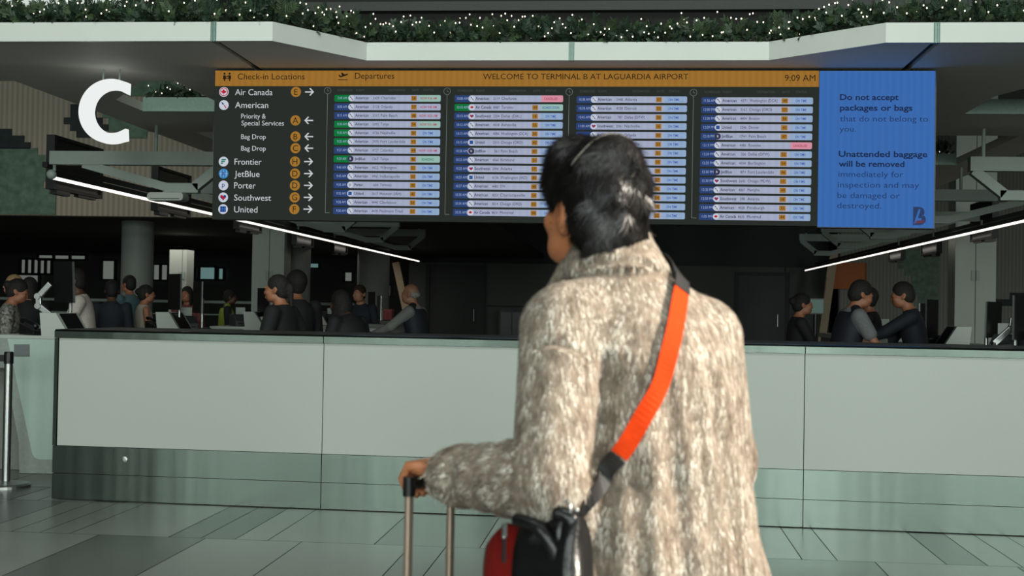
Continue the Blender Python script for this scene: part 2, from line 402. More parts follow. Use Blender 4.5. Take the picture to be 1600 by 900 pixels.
# the room-end block in the middle, with two dark door recesses
Yb = 42.0
xa, xb = onY(638, 480, Yb)[0], onY(1296, 480, Yb)[0]
zt = onY(900, 413, Yb)[2]
M_blk = mat('block_panel', (92, 98, 93), .7, var=.04); M_blk2 = mat('block_panel_dark', (60, 66, 63), .7, var=.05)
cb = MB().box((xa, Yb, 0), (xb, Yb + 2, zt)).box((xa, Yb + .4, zt), (xb, Yb + 2, 10), 1)
for px in (756, 1226): 
    q = onY(px, 480, Yb)[0]; cb.box((q - .02, Yb - .02, 0), (q + .02, Yb, zt), 2)
q0, q1 = onY(760, 478, Yb), onY(1140, 478, Yb); cb.box((q0[0], Yb - .02, q0[2] - .02), (q1[0], Yb, q0[2] + .02), 2)
struct('wall_end', cb, [M_blk, M_blk2, M_seam])
for k, (a, b, yt) in enumerate(((672, 752, 418), (1154, 1226, 430))):
    A = onY(a, yt, Yb); B = onY(b, 540, Yb)
    o = struct('door_%d' % (k + 1), MB().box((A[0], Yb - .05, 0), (B[0], Yb - .01, A[2])), mat('dark_door', (34, 40, 37), .5))
    MB().box((A[0] - .12, Yb - .1, 0), (A[0], Yb - .01, A[2] + .1)).box((B[0], Yb - .1, 0), (B[0] + .12, Yb - .01, A[2] + .1)).box((A[0], Yb - .1, A[2]), (B[0], Yb - .01, A[2] + .1)).build('door_frame', mat('door_frame', (46, 52, 50), .6), o)
    MB().tube([(B[0] - .25, Yb - .14, .95), (B[0] - .25, Yb - .14, 1.35)], .025).build('door_handle', M_steel2, o)
def column(n, px0, px1, Y, top, sq=None):
    a = onY(px0, 450, Y)[0]; b = onY(px1, 450, Y)[0]; r = (b - a) / 2; mb = MB()
    mb.lathe([(r, 0), (r, top)], ((a + b) / 2, Y + r, 0), 40)
    o = struct('column_%d' % n, mb, mat('column_paint', (136, 142, 137), .6, var=.04), smooth=False)
    return o
column(1, 180, 228, 25.2, 3.06); column(2, 430, 478, 25.6, 3.06); column(3, 553, 603, 36, 3.06)
def pillar(n, px0, pxs, px1, Y, yt, dep=.5):
    a = onY(px0, 450, Y)[0]; s = onY(pxs, 450, Y)[0]; b = onY(px1, 450, Y)[0]; z = (3.06 if n == 1 else 10) if yt is None else onY(px0, yt, Y)[2]
    mb = MB().box((a, Y, 0), (s - .006, Y + dep, z)).box((s + .006, Y, 0), (b, Y + dep, z)).box((s - .01, Y + .02, 0), (s + .01, Y + dep, z), 1)
    o = struct('pillar_%d' % n, mb, [mat('pillar_panel', (168, 176, 168), .5, var=.03), M_seam])
    zc = onY(px0, 430, Y)[2]
    MB().box((s - .07, Y - .02, zc - .09), (s - .01, Y + .01, zc + .09)).box((s + .01, Y - .02, zc - .09), (s + .07, Y + .01, zc + .09)).build('outlet_plate', M_frame, o)
pillar(1, 393, 420, 443, 24.5, None); pillar(2, 1492, 1524, 1556, 23, None); pillar(3, 264, 284, 291, 30, 390)
# leaning pale post and dark ribs beside the right mural, like the one by the third column
for k, (x0, y0, x1, y1, Y) in enumerate(((1303, 395, 1288, 500, 38.5), (619, 410, 632, 470, 40))):
    a = onY(x0, y0, Y); b = onY(x1, y1, Y)
    t_ = b + (b - a) / abs(b[2] - a[2]) * b[2]
    struct('trim_%d' % (10 + k), MB().bar(a, t_, .22, .22), mat('leaning_post', (178, 160, 132), .6))

# --- canopy: white fascia with a recessed middle, lattice underside with openings
ZT, ZB = 3.46, 3.32
YL, YM, YR = 9.03, 9.76, 9.13
plan = [(-9.0, YL), (onZ(330, 62, ZB)[0], YL), (-2.62, YL), (-2.08, YM), (1.0, YM), (1.74, YR), (onZ(1463, 67, ZB)[0], YR), (6.5, YR)]
xj1, xj3 = plan[1][0], plan[6][0]; xj2 = onY(893, 80, YM)[0]
segs = [[plan[0], plan[1]], [plan[1], plan[2], plan[3], (xj2, YM)], [(xj2, YM), plan[4], plan[5], plan[6]], [plan[6], plan[7]]]
T_ = .04
for k, sg in enumerate(segs):
    mb = MB(); sg = [np.array(q) for q in sg]
    sg[0] = sg[0] + (np.array((.022, 0)) if k else 0); sg[-1] = sg[-1] - (np.array((.022, 0)) if k < 3 else 0)
    for a, b in zip(sg, sg[1:]):
        mb.prism([(a[0], a[1], ZB), (b[0], b[1], ZB), (b[0], b[1] + T_, ZB), (a[0], a[1] + T_, ZB)], (0, 0, ZT - ZB))
    struct('trim_%d' % (k + 1), mb, M_fascia)
for k, (xj, yj) in enumerate(((xj1, YL), (xj2, YM), (xj3, YR))):
    struct('trim_%d' % (k + 5), MB().box((xj - .022, yj + .012, ZB), (xj + .022, yj + .05, ZT + .004)).box((xj - .013, yj + .004, ZB), (xj - .007, yj + .02, ZT)).box((xj + .007, yj + .004, ZB), (xj + .013, yj + .02, ZT)), mat('joint_channel', (112, 132, 124), .4, .6))
# canopy underside: strips of slab around the openings, a shallow step down towards the back
cs = MB(); z0, z1 = ZB + .004, ZT - .05
def slab(pts, mi=0): cs.prism([(a, b, z0) for a, b in pts], (0, 0, z1 - z0), mi)
Yw = 10.7
slab([(-9, YL + .04), (xj1 - .03, YL + .04), (xj1 - .03, Yw), (-9, Yw)])
slab([(xj1 + .03, YL + .04), (-2.64, YL + .04), (-2.1, YM + .04), (-2.1, Yw), (xj1 + .03, Yw)])
slab([(-2.1, YM + .04), (1.02, YM + .04), (1.02, Yw), (-2.1, Yw)])
slab([(1.02, YM + .04), (1.76, YR + .04), (xj3 - .03, YR + .04), (xj3 - .03, Yw), (1.02, Yw)])
slab([(xj3 + .03, YR + .04), (6.5, YR + .04), (6.5, Yw), (xj3 + .03, Yw)])
cs.box((xj1 - .03, YL + .05, z0 + .03), (xj1 + .03, Yw, z1), 1); cs.box((xj3 - .03, YR + .05, z0 + .03), (xj3 + .03, Yw, z1), 1)
# long beams running away, cross beams behind
for (xa_, xb_) in ((-5.4, -4.9), (-3.95, -2.9), (2.1, 3.1), (4.05, 4.5)):
    slab([(xa_, Yw), (xb_, Yw), (xb_, 24), (xa_, 24)])
slab([(-2.9, Yw), (2.1, Yw), (2.1, 24), (-2.9, 24)], 1)
# angled end cheeks that make the openings taper
slab([(-4.9, Yw), (-4.25, Yw), (-4.9, 11.7)]); slab([(3.1, Yw), (3.1, 11.4), (3.35, Yw)])
for y in (12.4, 16.6, 20.5):
    slab([(-4.9, y), (-3.95, y), (-3.95, y + 1.5), (-4.9, y + 1.5)]); slab([(3.1, y), (4.05, y), (4.05, y + 1.5), (3.1, y + 1.5)])
struct('ceiling_canopy', cs, [M_canopy, mat('canopy_inside', (60, 60, 58), .8)])
k = 20
for y in (12.4, 16.6, 20.5):
    for a, b in ((-4.9, -3.95), (3.1, 4.05)):
        struct('trim_%d' % k, MB().box((a, y - .03, ZB), (b, y, ZT)), mat('inner_fascia', (150, 176, 164), .45)); k += 1
# the canopy upper back, dark, that shuts the view over the planter
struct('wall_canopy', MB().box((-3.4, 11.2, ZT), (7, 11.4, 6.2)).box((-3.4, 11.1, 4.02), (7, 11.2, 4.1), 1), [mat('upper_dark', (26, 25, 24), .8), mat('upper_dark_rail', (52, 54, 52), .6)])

# --- counter
A = np.array((-4.09, 8.79)); B = np.array((2.55, 8.57)); dr = (B - A) / np.linalg.norm(B - A); az = math.atan2(dr[1], dr[0])
LC = 9.2
def along(px, py): 
    """distance along the counter front of a photograph point on it"""
    r = MC @ np.array([px - 800., py - 450., FPX]); n = np.array((-dr[1], dr[0])); t = (A @ n) / (r[:2] @ n); return (r[:2] * t - A) @ dr
s1, s2 = along(504, 650), along(1256, 690)
M_cpanel = mat('counter_laminate', (178, 183, 175), .5, var=.1, scale=260)
ct = thing('reception_counter', 'long white counter front with brushed steel rim and kick band below the departures screen', 'counter', (A[0], A[1], 0), az)
HC = 1.21
MB().box((0, .03, .02), (LC, 1.0, HC - .03)).build('carcass', M_wall, ct)
e = [0, s1, s2, LC]
for i in range(3):
    g = .003
    MB().box((e[i] + g + (.03 if i == 0 else 0), 0, .385), (e[i + 1] - g, .03, HC - .062)).build('front_panel', M_cpanel, ct)
    MB().box((e[i] + g, -.006, .19), (e[i + 1] - g, .03, .382)).box((e[i] + g, -.004, .006), (e[i + 1] - g, .03, .186)).build('kick_plate', M_steel, ct)
    MB().prism([(e[i] + g, -.0145, HC - .06), (e[i] + g, -.0155, HC - .014), (e[i] + g, -.006, HC - .003), (e[i] + g, .004, HC), (e[i] + g, .05, HC), (e[i] + g, .05, HC - .06)], (e[i + 1] - e[i] - 2 * g, 0, 0)).build('top_rim', M_steel, ct)
MB().box((0, -.006, .385), (.026, .9, HC - .062)).build('edge_post', M_steel, ct)
MB().box((0, .05, HC - .03), (LC, 1.02, HC)).build('worktop', mat('worktop', (58, 60, 58), .5), ct)
lx = along(195, 732)
MB().lathe([(.022, 0), (.022, .006), (.012, .008)], n=20).build('lock', M_steel2, ct, loc=(lx, -.006, .30)).rotation_euler = (R(90), 0, 0)

# ================================================================== SIGNS
YS = 10.1
a0 = onY(335, 107.5, YS); b0 = onY(1459.5, 355.5, YS); sgn_x0, sgn_x1, sgn_z1, sgn_z0 = onY(334, 225, YS)[0], onY(1462, 235, YS)[0], onY(900, 110.3, YS)[2], onY(900, 349, YS)[2]
xblue = onY(1278, 230, YS)[0]
def S(px, py): q = onY(px, py, YS); return q[0], q[2]
PXS = (S(900, 300)[0] - S(800, 300)[0]) / 100
sg = thing('departures_screen', 'wide dark departures and check-in screen with orange header hanging over the counter', 'screen', ((sgn_x0 + xblue) / 2, YS, sgn_z0))
def rel(o, root): o.location = tuple(-v for v in root.location)
D1 = YS - .012
E_bg = emis('screen_dark', (41, 46, 42)); E_or = emis('screen_orange', (152, 108, 46), 1, .05); E_tx = emis('screen_black_text', (38, 30, 20)); E_wt = emis('screen_white_text', (196, 200, 204))
E_am = emis('screen_amber', (158, 113, 46)); E_bar = emis('screen_bar', (160, 168, 192), 1, .03); E_bar2 = emis('screen_bar_status', (142, 166, 198), 1, .03); E_blu = emis('screen_time_blue', (44, 66, 114))
E_grn = emis('screen_time_green', (16, 116, 58)); E_dk = emis('screen_row_text', (52, 54, 78)); E_st = emis('screen_status_text', (52, 84, 168)); E_rd = emis('screen_red_text', (172, 44, 70))
E_pk = emis('screen_pink', (208, 140, 158)); E_gr2 = emis('screen_green_tint', (146, 182, 172)); E_ln = emis('screen_line', (104, 110, 106)); E_hd = emis('screen_heading', (70, 74, 70))
E_red = emis('screen_logo_red', (176, 34, 48)); E_navy = emis('screen_logo_navy', (36, 58, 128)); E_sky = emis('screen_logo_sky', (56, 128, 186)); E_tm = emis('screen_time_text', (150, 166, 206)); E_wh = emis('screen_logo_white', (192, 198, 210)); E_grt = emis('screen_green_text', (26, 116, 84))
SM = [E_bg, E_or, E_tx, E_wt, E_am, E_bar, E_bar2, E_blu, E_grn, E_dk, E_st, E_rd, E_pk, E_gr2, E_ln, E_hd, E_red, E_navy, E_sky, E_tm, E_wh, E_grt]
BG, OR, TX, WT, AM, BAR, BAR2, BLU, GRN, DK, ST, RD, PK, GR2, LN, HD, RED, NAVY, SKY, TM, WH, GRT = range(22)
def sbuild(mb, name, parent, root=sg):
    o = mb.build(name, SM, parent)
    if parent is root: rel(o, root)
    return o
rel(MB().box((sgn_x0, YS, sgn_z0), (xblue, YS + .14, sgn_z1)).build('housing', M_black, sg), sg)
mb = MB(); poly(mb, [(sgn_x0, sgn_z0), (xblue, sgn_z0), (xblue, sgn_z1), (sgn_x0, sgn_z1)], YS - .004, BG); sbuild(mb, 'display_face', sg)
zor = S(900, 135.5)[1]
hb = MB(); poly(hb, [(sgn_x0 + .003, zor), (xblue, zor), (xblue, sgn_z1 - .002), (sgn_x0 + .003, sgn_z1 - .002)], YS - .008, OR)
def T(mb, t, px, py, caph, mi, al='L', wpx=None, bold=0., y=D1):
    x, z = S(px, py); text(mb, t, x, y, z, caph * PXS, mi, al, wpx * PXS if wpx else None, bold)
T(hb, 'Check-in Locations', 372, 124.5, 9.4, TX, 'L', 109)
T(hb, 'Departures', 555, 123.5, 9.4, TX, 'L', 63)
T(hb, 'WELCOME TO TERMINAL B AT LAGUARDIA AIRPORT', 755, 124.2, 8.6, TX, 'L', 319)
T(hb, '9:09 AM', 1226, 127, 9.4, TX, 'L', 46)
# pictograms: two people at a desk with bags; a plane taking off over a line
def pp(mb, pts, mi, y=D1): poly(mb, [S(*q) for q in pts], y, mi)
for cx in (351.5, 359.5):
    disc(hb, *(S(cx, 115.5)[0], D1, S(cx, 115.5)[1]), 1.7 * PXS, TX)
    pp(hb, [(cx - 2, 118), (cx + 2, 118), (cx + 2.2, 124), (cx + 1, 124), (cx + 1, 127), (cx - 1, 127), (cx - 1, 124), (cx - 2.2, 124)], TX)
pp(hb, [(354, 120), (357, 118), (357.6, 119.4), (354.6, 121.5)], TX); pp(hb, [(349, 122.5), (362, 122), (362, 123), (349, 123.6)], TX)
pp(hb, [(528.5, 124.5), (543.5, 124.5), (543.5, 125.6), (528.5, 125.6)], TX)
pp(hb, [(529, 117), (531, 117.4), (533, 119), (543, 115.5), (544.5, 116.2), (543.5, 117.6), (533, 121.4), (531, 120.6)], TX)
pp(hb, [(535, 118.4), (533.5, 114.4), (535.2, 114), (539.5, 116.8)], TX)
sbuild(hb, 'header_band', sg)
# airline roundels
def heart(mb, cx, cz, r, mi, y):
    pts = []
    for i in range(28):
        t = 2 * math.pi * i / 28; pts.append((cx + r * 16 * math.sin(t) ** 3 / 17, cz + r * (13 * math.cos(t) - 5 * math.cos(2 * t) - 2 * math.cos(3 * t) - math.cos(4 * t)) / 17))
    poly(mb, pts, y, mi)
def maple(mb, cx, cz, r, mi, y):
    q = [(0, 1), (.2, .62), (.42, .7), (.36, .28), (.66, .5), (.72, .3), (1, .26), (.86, 0), (.95, -.1), (.4, -.42), (.44, -.62), (.06, -.55), (.06, -1)]
    poly(mb, [(cx + a * r, cz + b * r) for a, b in q] + [(cx - a * r, cz + b * r) for a, b in reversed(q[1:])], y, mi)
def roundel(mb, kind, px, py, r, y0=D1):
    x, z = S(px, py); r = r * PXS; y1, y2 = y0 - .002, y0 - .004
    base = {'JetBlue': SKY if r > 5 * PXS else DK}.get(kind, WH)
    disc(mb, x, y0, z, r, base)
    if kind == 'Air Canada':
        if r > 5 * PXS: disc(mb, x, y1, z, r * .86, RED); disc(mb, x, y1 - .001, z, r * .7, WH)
        maple(mb, x, z, r * .58, RED, y2)
    elif kind == 'American':
        P = lambda l: [(x + a * r, z + b * r) for a, b in l]
        poly(mb, P([(-.55, .62), (-.2, .5), (.05, .1), (-.12, .0), (-.4, .3)]), y1, NAVY); poly(mb, P([(.0, -.05), (.18, .02), (.62, -.62), (.3, -.55)]), y1, RED if r > 5 * PXS else DK)
    elif kind == 'Frontier':
        for i, (l, zz) in enumerate(((.95, .38), (.75, .02), (.42, -.34))):
            poly(mb, [(x - .45 * r - .08 * i * r, z + zz * r - .12 * r), (x - .45 * r + (l - .1) * r, z + zz * r - .12 * r), (x - .35 * r + l * r, z + zz * r + .14 * r), (x - .35 * r - .08 * i * r, z + zz * r + .14 * r)], y1, GRT if r < 1 else GRT)
    elif kind == 'JetBlue':
        if r > 5 * PXS:
            for i in (-.55, .0, .55): poly(mb, [(x + i * r - .03 * r, z - .7 * r), (x + i * r + .03 * r, z - .7 * r), (x + i * r + .03 * r, z + .7 * r), (x + i * r - .03 * r, z + .7 * r)], y1, WH)
            poly(mb, [(x - .85 * r, z - .03 * r), (x + .85 * r, z - .03 * r), (x + .85 * r, z + .03 * r), (x - .85 * r, z + .03 * r)], y1, WH)
        text(mb, 'B', x, y2, z - .3 * r, .62 * r, NAVY if r > 5 * PXS else WH, 'C', bold=.02)
    elif kind == 'Porter': text(mb, 'p', x, y1, z - .3 * r, .95 * r, NAVY, 'C')
    elif kind == 'Southwest':
        heart(mb, x, z, r * .66, NAVY, y1); poly(mb, [(x - .62 * r, z + .3 * r), (x - .3 * r, z + .5 * r), (x + .45 * r, z - .12 * r), (x + .1 * r, z - .55 * r)], y2, RED)
    elif kind == 'United':
        poly(mb, [(x + a * r * .58, z + b * r * .58) for a, b in ((-1, -1), (1, -1), (1, 1), (-1, 1))], y1, NAVY)
        for i in (-.25, .2): poly(mb, [(x + i * r, z - .55 * r), (x + (i + .09) * r, z - .55 * r), (x + (i + .22) * r, z + .55 * r), (x + (i + .13) * r, z + .55 * r)], y2, SKY)
        poly(mb, [(x - .56 * r, z - .02 * r), (x + .56 * r, z + .06 * r), (x + .56 * r, z + .14 * r), (x - .56 * r, z + .06 * r)], y2, SKY)
def arrow(mb, px, py, d):
    x, z = S(px, py); u = PXS
    poly(mb, [(x - 7 * u, z - 1 * u), (x + 6.6 * u, z - 1 * u), (x + 6.6 * u, z + 1 * u), (x - 7 * u, z + 1 * u)], D1, WT)
    e = d * 7.6
    for s in (1, -1): poly(mb, [(x + e * u, z), (x + (e - d * 5.6) * u, z + s * 6 * u), (x + (e - d * 7.8) * u, z + s * 5.3 * u), (x + (e - d * 2.6) * u, z - s * .2 * u)][::s * d], D1 - .001, WT)
locs = [('Air Canada', 368, 149, 350.5, 144, 'E', 463, 1), ('American', 368, 169, 350.5, 164.5, None, 0, 0), ('Frontier', 367, 257.5, 350, 252.7, 'H', 461.5, 1), ('JetBlue', 367, 276.5, 350, 271.5, 'D', 461.5, 1),
        ('Porter', 366.5, 294.5, 349.8, 290, 'D', 461.3, 1), ('Southwest', 366.5, 313.5, 349.5, 308.6, 'G', 461, 1), ('United', 366.5, 332, 349.3, 327, 'F', 460.5, 1)]
wd_ = {'Air Canada': 61, 'American': 54, 'Frontier': 44, 'JetBlue': 41, 'Porter': 35, 'Southwest': 60, 'United': 38}
for (nm, tx, ty, rx, ry, let, lx_, d) in locs:
    mb = MB(); T(mb, nm, tx, ty, 9.6, WT, 'L', wd_[nm]); ln_ = sbuild(mb, 'airline_line', sg); mb = MB(); roundel(mb, nm, rx, ry, 7.9); sbuild(mb, 'airline_mark', ln_)
    if let:
        mb = MB(); x, z = S(lx_, ry); disc(mb, x, D1, z, 8.2 * PXS, AM); text(mb, let, x, D1 - .002, z - 4.6 * PXS, 9.2 * PXS, TX, 'C'); sbuild(mb, 'gate_badge', ln_); mb = MB(); arrow(mb, lx_ + 21, ry, d); sbuild(mb, 'arrow', ln_)
for (ls, let, ly) in (((('Priority &', 377.5, 185.5, 40), ('Special Services', 378, 196.3, 69)), 'A', 188.5), ((('Bag Drop', 377.5, 217.5, 40),), 'B', 213.7), ((('Bag Drop', 377.5, 235.6, 40),), 'C', 231.8)):
    mb = MB()
    for t, x_, y_, w_ in ls: T(mb, t, x_, y_, 7.6, WT, 'L', w_)
    ln_ = sbuild(mb, 'airline_line', sg); mb = MB(); x, z = S(462.3, ly); disc(mb, x, D1, z, 8.2 * PXS, AM); text(mb, let, x, D1 - .002, z - 4.6 * PXS, 9.2 * PXS, TX, 'C'); sbuild(mb, 'gate_badge', ln_); mb = MB(); arrow(mb, 483.5, ly, -1); sbuild(mb, 'arrow', ln_)
# flight rows
O = 'ON TIME'; AA = 'American'
COLS = [
 dict(chip=(523, 546), bar=(545, 689), x=(549.5, 556, 583, 596, 643, 670), y0=153.8, y1=329.6, drift=-2.3, tl=(512.5, 142), gate=8.5, rows=[
  ('7:49 AM', AA, '2429', 'Charlotte', '58', 'NOW 9:36 AM', 'g', 'r'), ('8:00 AM', AA, '3123', 'Orlando', '57', 'NOW 9:43 AM', 'b', 'r'), ('8:15 AM', AA, '3317', 'Palm Beach', '48', 'NOW 10:21 AM', 'b', 'r'),
  ('8:30 AM', AA, '2092', 'Tampa', '54', 'NOW 9:31 AM', 'g', 'r'), ('9:10 AM', AA, '4736', 'Nashville', '50', O, 'g', ''), ('9:25 AM', AA, '2970', 'Fort Lauderdale', '47', O, 'g', ''),
  ('9:27 AM', AA, '4727', 'Columbus', '49', 'NOW 10:00 AM', 'b', 'r'), ('9:29 AM', 'JetBlue', '1267', 'Tampa', '46', 'BOARDING', 'g', 'g'), ('9:40 AM', AA, '4422', 'Wilmington', '52', O, 'b', ''),
  ('9:43 AM', AA, '4961', 'Indianapolis', '53', O, 'b', ''), ('9:50 AM', 'Porter', '604', 'Toronto', '40', O, 'b', ''), ('9:55 AM', 'United', '2617', 'Houston (IAH)', '41', O, 'b', ''),
  ('9:58 AM', AA, '4446', 'Charleston', '56', O, 'b', ''), ('9:58 AM', AA, '4478', 'Piedmont Triad', '57', O, 'b', '')]),
 dict(chip=(710.5, 733), bar=(732, 880), x=(738, 743.5, 771, 784, 832, 861), y0=154.5, y1=332.1, drift=-2.6, tl=(699, 143), gate=9, rows=[
  ('10:08 AM', AA, '2119', 'Charlotte', '', 'CANCELLED', 'b', 'p'), ('10:10 AM', 'Air Canada', '8487', 'Toronto', '43', 'BOARDS SOON', 'g', 'g'), ('10:10 AM', 'Southwest', '2204', 'Dallas (DAL)', '18', O, 'b', ''),
  ('10:12 AM', AA, '4418', 'Asheville', '55', O, 'b', ''), ('10:13 AM', AA, '4086', 'Washington (DCA)', '50', O, 'b', ''), ('10:15 AM', 'United', '2315', 'Chicago (ORD)', '42', O, 'b', ''),
  ('10:20 AM', 'JetBlue', '361', 'Palm Beach', '47', O, 'b', ''), ('10:23 AM', AA, '4560', 'Richmond', '51', O, 'b', ''), ('10:25 AM', 'Southwest', '2446', 'Atlanta', '17', O, 'b', ''),
  ('10:25 AM', 'United', '6136', 'Washington (IAD)', '40', O, 'b', ''), ('10:27 AM', AA, '4482', 'EYW', '48', O, 'b', ''), ('10:30 AM', AA, '4553', 'Charlottesville', '54', O, 'b', ''),
  ('10:34 AM', AA, '3014', 'Chicago (ORD)', '52', O, 'b', ''), ('10:35 AM', 'Air Canada', '8631', 'Montreal', '44', O, 'b', '')]),
 dict(chip=(901, 924), bar=(923, 1073.5), x=(928.5, 934, 963, 976.5, 1025, 1053), y0=156, y1=336, drift=-3.4, tl=(889.5, 144), gate=9, rows=[
  ('10:38 AM', AA, '3448', 'Atlanta', '57', O, 'b', ''), ('10:38 AM', AA, '4538', 'Detroit', '55', O, 'b', ''), ('10:45 AM', AA, '787', 'Dallas (DFW)', '58', O, 'b', ''), ('11:00 AM', 'Southwest', '2061', 'Nashville', '16', O, 'b', ''),
  ('', AA, '4382', 'Orlando', '50', O, 'b', ''), ('', '', '', 'Nashville', '53', O, 'b', '')] + [('', '', '', '', g, O, 'b', '') for g in ('51', '55', '59', '57', '46', '54', '58', '52')]),
 dict(chip=(1096, 1119), bar=(1118, 1270), x=(1122.5, 1128.5, 1157, 1171, 1221, 1251.5), y0=157.8, y1=338.5, drift=-4.2, tl=(1083.5, 145), gate=10, rows=[
  ('11:56 AM', AA, '4371', 'Washington (DCA)', '48', O, 'b', ''), ('12:00 PM', AA, '3162', 'Chicago (ORD)', '57', O, 'b', ''), ('12:00 PM', AA, '4404', 'Boston', '56', O, 'b', ''), ('12:09 PM', 'United', '2246', 'Denver', '41', O, 'b', ''),
  ('12:10 PM', 'JetBlue', '1741', 'Palm Beach', '47', O, 'b', ''), ('12:15 PM', AA, '4486', 'Roanoke', '', 'CANCELLED', 'b', 'p'), ('12:20 PM', AA, '326', 'Dallas (DFW)', '52', O, 'b', ''), ('12:20 PM', AA, '4104', 'Burlington', '54', O, 'b', ''),
  ('12:30 PM', 'JetBlue', '871', 'Fort Lauderdale', '46', O, 'b', ''), ('12:30 PM', 'Southwest', '2640', 'Chicago (MDW)', '17', O, 'b', ''), ('12:35 PM', AA, '4807', 'Memphis', '49', O, 'b', ''), ('12:50 PM', 'Southwest', '298', 'Atlanta', '18', O, 'b', ''),
  ('12:50 PM', AA, '4028', 'Pittsburgh', '51', O, 'b', ''), ('1:05 PM', 'Air Canada', '8635', 'Montreal', '44', O, 'b', '')])]
AW = {'American': 21.5, 'Air Canada': 25, 'Southwest': 25, 'JetBlue': 17, 'United': 15, 'Porter': 14}
for cdx in COLS:
    tl = MB(); x, z = S(*cdx['tl']); u = PXS
    n = 24; ring = [(math.cos(2 * math.pi * i / n), math.sin(2 * math.pi * i / n)) for i in range(n)]
    for i in range(n):
        a, b = ring[i], ring[(i + 1) % n]; poly(tl, [(x + a[0] * 5.6 * u, z + a[1] * 5.6 * u), (x + b[0] * 5.6 * u, z + b[1] * 5.6 * u), (x + b[0] * 4.9 * u, z + b[1] * 4.9 * u), (x + a[0] * 4.9 * u, z + a[1] * 4.9 * u)][::-1], D1, LN)
    poly(tl, [(x - .3 * u, z - .4 * u), (x + .3 * u, z - .4 * u), (x + .3 * u, z + 3.4 * u), (x - .3 * u, z + 3.4 * u)], D1, LN); poly(tl, [(x, z - .5 * u), (x + 2.6 * u, z - 1.2 * u), (x + 2.6 * u, z - .6 * u), (x, z + .3 * u)], D1, LN)
    zb = z - 194 * u
    poly(tl, [(x - .4 * u, zb), (x + .4 * u, zb), (x + .4 * u, z - 5.6 * u), (x - .4 * u, z - 5.6 * u)], D1, LN); poly(tl, [(x, zb), (x + 7 * u, zb), (x + 7 * u, zb + .8 * u), (x, zb + .8 * u)], D1, LN)
    hx = cdx['chip'][0]; hy = cdx['tl'][1] + .8
    for t, ox, w_ in (('SCHEDULED', 5, 24), ('FLIGHT', 34, 13), ('DESTINATION', cdx['x'][3] - hx + 12, 26), ('GATE', cdx['x'][4] - hx + 1, 11), ('STATUS', cdx['x'][5] - hx - 8, 16)): T(tl, t, hx + ox, hy, 3.6, HD, 'L', w_)
    sbuild(tl, 'column_timeline', sg)
    for k, (tm, al, no, de, ga, stt, cc, fl) in enumerate(cdx['rows']):
        f = k / 13; yy = cdx['y0'] + (cdx['y1'] - cdx['y0']) * f; dx = cdx['drift'] * f
        (ca, cb_), (ba, bb) = cdx['chip'], cdx['bar']; xi, xt, xn, xd, xg, xs_ = [q + dx for q in cdx['x']]
        mb = rowm = MB(); chm, mkm, gtm, stm = MB(), MB(), MB(), MB(); z = S(ba + dx, yy)[1]; h = 5.4 * PXS; X = lambda p: S(p + dx, yy)[0]
        poly(chm, rrect(X(ca), X(cb_ + 4), z - h, z + h, 2 * PXS, 2 * PXS), YS - .008, GRN if cc == 'g' else BLU)
        poly(mb, rrect(X(ba), X(bb), z - h * .96, z + h * .96, h * .95, 2 * PXS), D1, BAR)
        poly(stm, rrect(X(cdx['x'][5] - 15), X(bb), z - h * .96, z + h * .96, .3 * PXS, 2 * PXS), D1 - .001, {'p': PK, 'g': GR2}.get(fl, BAR2) if fl != 'r' else (GR2 if cc == 'g' else BAR))
        base = z - 1.9 * PXS; y3 = D1 - .003
        def Tx(t, px, cap, mi, al_='L', w_=None, bold=0., mb=rowm): text(mb, t, S(px, yy)[0], y3, base, cap * PXS, mi, al_, w_ * PXS if w_ else None, bold)
        if tm: Tx(tm, ca + dx + 12.5, 4.0, TM, 'C', 17 if len(tm) > 7 else 15, mb=chm)
        if al: roundel(mkm, al, xi, yy, 4.8, D1 - .002); Tx(al, xt, 4.4, DK, 'L', AW[al], .012)
        if no: Tx(no, xn + 10, 4.0, DK, 'R', 2.45 * len(no))
        if de: Tx(de, xd, 4.4, DK, 'L', 2.62 * len(de))
        if ga:
            poly(gtm, rrect(S(xg, yy)[0], S(xg + cdx['gate'], yy)[0], z - 3.9 * PXS, z + 3.9 * PXS, .8 * PXS, .8 * PXS), D1 - .002, AM); Tx(ga, xg + cdx['gate'] / 2, 4.0, TX, 'C', mb=gtm)
        Tx(stt, xs_, 3.7, {'p': RD, 'r': RD, 'g': ST}.get(fl, ST) if stt != 'BOARDING' else GRT, 'C', 2.35 * len(stt), .01, mb=stm)
        ro_ = sbuild(rowm, 'flight_row', sg)
        for m_, n_ in ((chm, 'time_chip'), (mkm, 'airline_mark'), (gtm, 'gate_tag'), (stm, 'status_field')):
            if m_.f: sbuild(m_, n_, ro_)
# blue notice screen beside it
nb = thing('notice_screen', 'blue notice screen at the right end of the departures display', 'screen', ((xblue + sgn_x1) / 2, YS, sgn_z0 - .01))
rel(MB().box((xblue + .002, YS, sgn_z0 - .01), (sgn_x1, YS + .14, sgn_z1)).build('housing', M_black, nb), nb)
E_blue = emis('notice_blue', (58, 104, 172), 1, .035); E_nt = emis('notice_text', (30, 44, 76)); E_nt2 = emis('notice_text_light', (38, 60, 104)); E_bd = emis('notice_mark', (44, 62, 98)); E_bd2 = emis('notice_mark_red', (92, 58, 78))
NM = [E_blue, E_nt, E_nt2, E_bd, E_bd2, E_blue]
mb = MB(); poly(mb, [(xblue + .004, sgn_z0 - .006), (sgn_x1 - .01, sgn_z0 - .006), (sgn_x1 - .01, sgn_z1 - .004), (xblue + .004, sgn_z1 - .004)], YS - .006, 0); rel(mb.build('display_face', NM, nb), nb)
mb = MB()
